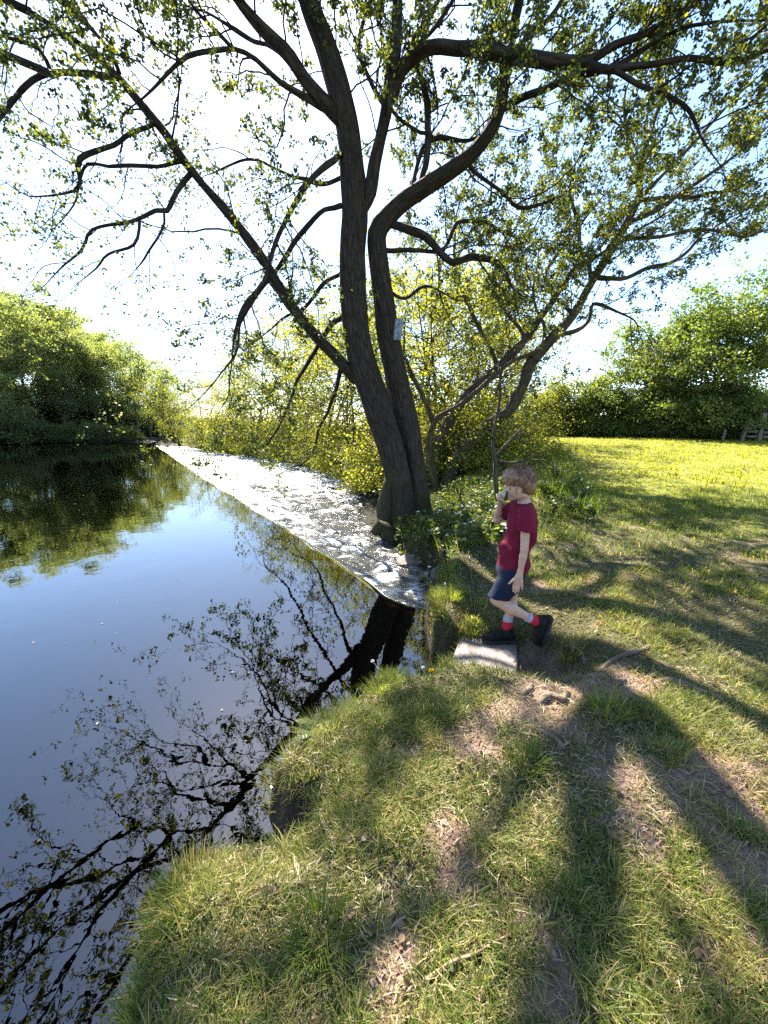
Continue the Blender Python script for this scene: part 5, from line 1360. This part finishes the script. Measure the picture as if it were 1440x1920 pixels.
# long fringe hanging over the water edge
bl = catmull(np.array(bank_near[1:22]), 0.006)
tn = np.gradient(bl, axis=0); tn /= np.linalg.norm(tn, axis=1)[:, None]
nrm = np.stack([-tn[:, 1], tn[:, 0]], 1)
n = 9000; i = gg.integers(0, len(bl), n); dd = gg.uniform(-.10, .045, n)
bx, by = bl[i, 0] + nrm[i, 0] * dd, bl[i, 1] + nrm[i, 1] * dd
clump = fbm(bx * 7, by * 7, 77, 2); ok = (clump > .47) & not_stone(bx, by) & (poly_sd(bx, by, land_r) > -.05); bx, by, i = bx[ok], by[ok], i[ok]; n = len(bx)
ang = np.arctan2(nrm[i, 1], nrm[i, 0]) + gg.normal(size=n) * .8
tn_ = np.where(gg.uniform(0, 1, n) < .35, gg.uniform(.75, 1, n), gg.normal(.42, .14, n))
blades('bank_fringe_grass', bx, by, gg.uniform(.04, .12, n), gg.uniform(.0010, .0022, n), np.clip(tn_, 0, 1), gg, M['grass'], 'longer straw and green grass hanging over the water edge', .7, .9, dirs=ang)
print('grass', round(time.time() - T0, 1))

# ------------------------------------------------------------------ undergrowth and flowers
pg = np.random.default_rng(404)
def in_px(n, poly, z=0.3):                     # random ground spots inside a patch measured in the photograph
    poly = [g2(px, py, z) for px, py in poly]
    xs_, ys_ = [p[0] for p in poly], [p[1] for p in poly]; out = []
    while len(out) < n:
        x, y = pg.uniform(min(xs_), max(xs_), 200), pg.uniform(min(ys_), max(ys_), 200)
        ok = poly_sd(x, y, poly) > 0; out.extend(zip(x[ok], y[ok]))
    return np.array(out[:n])
patchA = [(715, 990), (790, 930), (960, 925), (975, 1000), (935, 1045), (860, 1062), (815, 1068), (760, 1045)]
patchB = [(985, 880), (1060, 875), (1140, 985), (1110, 1010), (1010, 1000)]
def undergrowth(name, patch, n, hmax, size, label, m_):
    q = in_px(n, patch, .25); k = poly_sd(q[:, 0], q[:, 1], land_r) > -.15; q = q[k]; n = len(q)
    big = .3 + .9 * fbm(q[:, 0] * 3, q[:, 1] * 3, 88, 3)
    z = ground_z(q[:, 0], q[:, 1]) + pg.uniform(0, 1, n) ** 1.3 * hmax * big
    d = pg.normal(size=(n, 3)); d[:, 2] = np.abs(d[:, 2]) * .4
    o = obj(name, leaf_mesh(name, np.column_stack([q, z]), d, size * pg.uniform(.5, 1.4, n), pg, True, None, .9), m_); o['kind'] = 'stuff'; o['label'] = label; o['category'] = 'undergrowth'
undergrowth('undergrowth', patchA, 6000, .34, .05, 'leafy undergrowth at the foot of the big tree', M['herb'])
undergrowth('undergrowth', patchB, 2200, .26, .045, 'leafy undergrowth behind the boy at the meadow edge', M['herb'])
for patch, n, lab in ((patchA, 5000, 'long grass growing through the undergrowth by the big tree'), (patchB, 4200, 'long grass at the meadow edge behind the boy')):
    q = in_px(n, patch, .25); q = q[poly_sd(q[:, 0], q[:, 1], land_r) > -.05]; n = len(q)
    blades('long_grass', q[:, 0], q[:, 1], pg.uniform(.12, .36, n), pg.uniform(.002, .0045, n), np.clip(pg.normal(.4, .2, n), 0, 1), pg, M['grass'], lab, .6, .7)
# flowering herbs: a few patterns, copied
def make_herb(seed, tall, nf):
    g = np.random.default_rng(seed); root = empty('white_flowering_herb'); st_, lp_, ld_, ls_ = Bag(), [], [], []
    fl = []
    for q in range(7):
        a = g.uniform(0, 6.28); h = tall * g.uniform(.55, 1.0)
        p = walk(np.zeros(3), np.array((math.cos(a) * .3, math.sin(a) * .3, 1)), h, 6, g, .08, .04); st_.tube(p, np.linspace(.0035, .0018, 7), 4, cap=False)
        for k in range(2, 6):
            for w in range(2): lp_.append(p[k]); b = g.uniform(0, 6.28); ld_.append((math.cos(b), math.sin(b), g.uniform(-.2, .5))); ls_.append(g.uniform(.04, .085))
        if q < nf:
            for k in range(16):
                fl.append(p[-1] + np.array((g.normal() * .014, g.normal() * .014, g.uniform(0, .012))))
    obj('stems', st_.mesh('stems'), M['herb_stem'], root)
    o = obj('foliage', leaf_mesh('foliage', np.array(lp_), np.array(ld_), np.array(ls_), g, True, None, .8), M['herb'], root)
    if fl:
        fl = np.array(fl); d = g.normal(size=fl.shape); d[:, 2] = abs(d[:, 2])
        obj('flower_heads', leaf_mesh('flower_heads', fl, d, np.full(len(fl), .012), g, False, None, 1.0), M['petal'], root)
    return root
M['herb_stem'] = simple('herb_stem', (0.07, 0.10, 0.03), 0.7)
herbs = [make_herb(1, .34, 2), make_herb(2, .28, 1), make_herb(3, .42, 2)]
spots = [(790, 985), (806, 1008), (822, 975), (835, 1002), (850, 960), (862, 1015), (872, 985), (888, 950), (845, 1030), (882, 1005), (898, 1030), (905, 985), (918, 950), (925, 1015), (945, 975), (800, 1035), (820, 1050), (870, 1045), (938, 1040), (770, 965),
         (1018, 960), (1035, 985), (1052, 955), (1068, 990), (1085, 968), (1100, 995), (1040, 930), (1075, 945)]
for q, (px, py) in enumerate(spots):
    o = herbs[q] if q < 3 else copy_tree(herbs[q % 3]); w = g2(px, py, .30)
    o.location = (w[0], w[1], gzp(*w) - .01); o.rotation_euler = (0, 0, q * 1.9); s_ = float(pg.uniform(.75, 1.15)); o.scale = (s_,) * 3
    tag(o, 'white flowering herb growing in the undergrowth between the big tree and the boy' if q < 20 else 'small white flowering herb at the meadow edge behind the boy', 'plant', 'white flowering herbs by the tree' if q < 20 else 'white flowering herbs at the meadow edge')
# ferns
def make_fern(seed, nf, L):
    g = np.random.default_rng(seed); root = empty('fern'); st_ = Bag(); lp_, ld_, ls_ = [], [], []
    for q in range(nf):
        a = q / nf * 6.28 + g.normal() * .2
        p = catmull(walk(np.zeros(3), np.array((math.cos(a), math.sin(a), 1.1)), L * g.uniform(.7, 1.1), 12, g, .03, -.11), L / 26); st_.tube(p, np.linspace(.002, .0006, len(p)), 4, cap=False)
        for k in range(3, len(p)):
            t = norm(p[k] - p[k - 1]); sd = norm(np.cross(t, (0, 0, 1)))
            for s_ in (-1, 1): lp_.append(p[k]); ld_.append(sd * s_ + t * .35); ls_.append(.17 * L * math.sin(math.pi * (k / len(p)) ** .7) + .006)
    obj('stalks', st_.mesh('stalks'), M['herb_stem'], root)
    me = leaf_mesh('fronds', np.array(lp_), np.array(ld_), np.array(ls_), g, True, np.full(len(lp_), .55), 3.0, .4); obj('fronds', me, M['herb'], root)
    return root
for q, (px, py, L_, lab) in enumerate([(806, 1062, .34, 'green fern on the bank under the big tree beside the dark hollow'), (590, 1365, .12, 'tiny fern on the overhanging tuft of the bank')]):
    o = make_fern(50 + q, 8, L_); w = g2(px, py, .15 if q == 0 else ZT); o.location = (w[0], w[1], gzp(*w)); tag(o, lab, 'fern', 'ferns on the bank')
# clumps of long strap leaves and bright tufts: one mesh each
def clump(name, px, py, n, L, W, rad, tlo, thi, label, lean=.35, z=ZT, m_='grass'):
    w = g2(px, py, z); a = pg.uniform(0, 6.28, n); r = np.sqrt(pg.uniform(0, 1, n)) * rad * 1.4
    x, y = w[0] + np.cos(a) * r, w[1] + np.sin(a) * r
    o = blades(name, x, y, L * pg.uniform(.5, 1.1, n), W * pg.uniform(.7, 1.2, n), pg.uniform(tlo, thi, n), pg, M[m_], label, lean, .5, dirs=a)
    o['kind'] = 'thing'; o['category'] = 'grass clump'; o['group'] = 'grass clumps on the bank'
clump('strap_leaf_clump', 1042, 935, 260, .42, .009, .22, 0, .3, 'dark clump of long strap leaves behind the boy', .45, .5)
clump('strap_leaf_clump', 1085, 950, 160, .33, .008, .2, .1, .4, 'lighter strap leaf clump at the edge of the meadow', .5, .5)
clump('grass_tuft', 716, 1282, 420, .11, .0012, .05, .45, .7, 'bright lime green grass tuft on the bank rim above the dark water', 1.0)
clump('grass_tuft', 745, 1270, 160, .09, .002, .04, .3, .6, 'low green tuft beside the bright lime one on the rim', .7)
clump('grass_tuft', 850, 1140, 240, .11, .0022, .06, .4, .75, 'bright yellow green tuft on the grassy clump beyond the slab', .8, .25)
clump('grass_tuft', 888, 1160, 220, .10, .002, .07, .45, .95, 'straw coloured tuft between the slab and the bright clump', .9, .25)
clump('grass_tuft', 890, 1185, 120, .10, .0024, .03, .45, .7, 'small tuft at the back edge of the slab', .7, .22)
clump('grass_tuft', 1075, 1205, 160, .14, .0026, .05, .5, 1.0, 'pale spiky tuft on the rim of the earth hollow', .9, .3)
clump('grass_tuft', 612, 1352, 420, .13, .0011, .07, .3, .95, 'long grass tuft overhanging the water on the bank spur', 1.3)
clump('grass_tuft', 545, 1395, 420, .12, .0011, .07, .4, 1.0, 'straw and green tuft at the tip of the bank spur', 1.4)
clump('grass_tuft', 826, 1172, 200, .11, .002, .05, .2, .8, 'shaggy tuft hanging over the black water of the inlet', .9, .25)
clump('grass_tuft', 822, 1128, 200, .11, .002, .05, .2, .8, 'shaggy tuft on the corner of the bank above the end of the weir', .9, .25)
clump('grass_tuft', 838, 1100, 180, .14, .0026, .05, .2, .7, 'dull green tuft below the reddish rock by the hollow', .9, .2)
clump('grass_tuft', 985, 1440, 160, .10, .0018, .04, .35, .7, 'tuft in the sunlit patch beyond the shadow', .9)
clump('grass_tuft', 1135, 1350, 160, .11, .002, .05, .45, .8, 'tuft beside the bare earth right of the roots', .9)
clump('grass_tuft', 350, 1640, 420, .10, .0010, .07, .5, 1.0, 'straw coloured tuft on the near bank rim over the water', .9)
clump('grass_tuft', 600, 1760, 260, .10, .0015, .05, .2, .5, 'dark green tuft in the shade near the camera', .9)
# dandelion and pale stalks
dl = empty('dandelion'); w = g2(808, 1275, ZT); dz_ = gzp(*w); dl.location = (w[0], w[1], dz_)
b_ = Bag(); b_.tube([(0, 0, 0), (.004, 0, .03), (.002, .002, .06)], [.002] * 3, 6); obj('stem', b_.mesh('stem'), M['herb_stem'], dl)
n = 60; a = pg.uniform(0, 6.28, n); d = np.stack([np.cos(a), np.sin(a), pg.uniform(.1, 1.2, n)], 1)
obj('flower_head', leaf_mesh('flower_head', np.tile(np.array((.002, .002, .06)), (n, 1)), d, np.full(n, .017), pg, False), M['yellow_petal'], dl)
tag(dl, 'single yellow dandelion flower on the bank rim left of the slab', 'flower')
for q, (px, py, h, lab) in enumerate([(838, 1128, .10, 'pale seed head on a thin stalk above the grassy clump'), (800, 1262, .07, 'small white flower head beside the yellow dandelion'), (722, 1262, .12, 'pale bare stalk leaning over the dark water')]):
    o = empty('seed_head'); w = g2(px, py, .28 if q == 0 else ZT); o.location = (w[0], w[1], gzp(*w))
    b_ = Bag(); tip = np.array((-.02 - .05 * (q == 2), .01, h)); b_.tube([(0, 0, 0), tip * .5 + (.004, 0, 0), tip], [.0015] * 3, 5); obj('stalk', b_.mesh('stalk'), M['stick'], o)
    n = 40; d = pg.normal(size=(n, 3)); obj('head', leaf_mesh('head', np.tile(tip, (n, 1)), d, np.full(n, .010), pg, False), M['petal'], o)
    tag(o, lab, 'flower')
n = 420; x = pg.uniform(-9, .2, n); y = pg.uniform(.6, 16, n) ** 1.0
ok = (poly_sd(x, y, land_r) < -.12) & (poly_sd(x, y, [tuple(p) for p in ring]) > .1); x, y = x[ok], y[ok]; n = len(x)
d = pg.normal(size=(n, 3)); d[:, 2] = 0
o = obj('floating_leaves', leaf_mesh('floating_leaves', np.stack([x, y, np.full(n, .004)], 1), d, pg.uniform(.006, .022, n), pg, False, None, 8.0), M['dead_leaf']); tag(o, 'specks of blossom and leaf floating on the still pool', 'leaves', kind='stuff')
print('plants', round(time.time() - T0, 1))
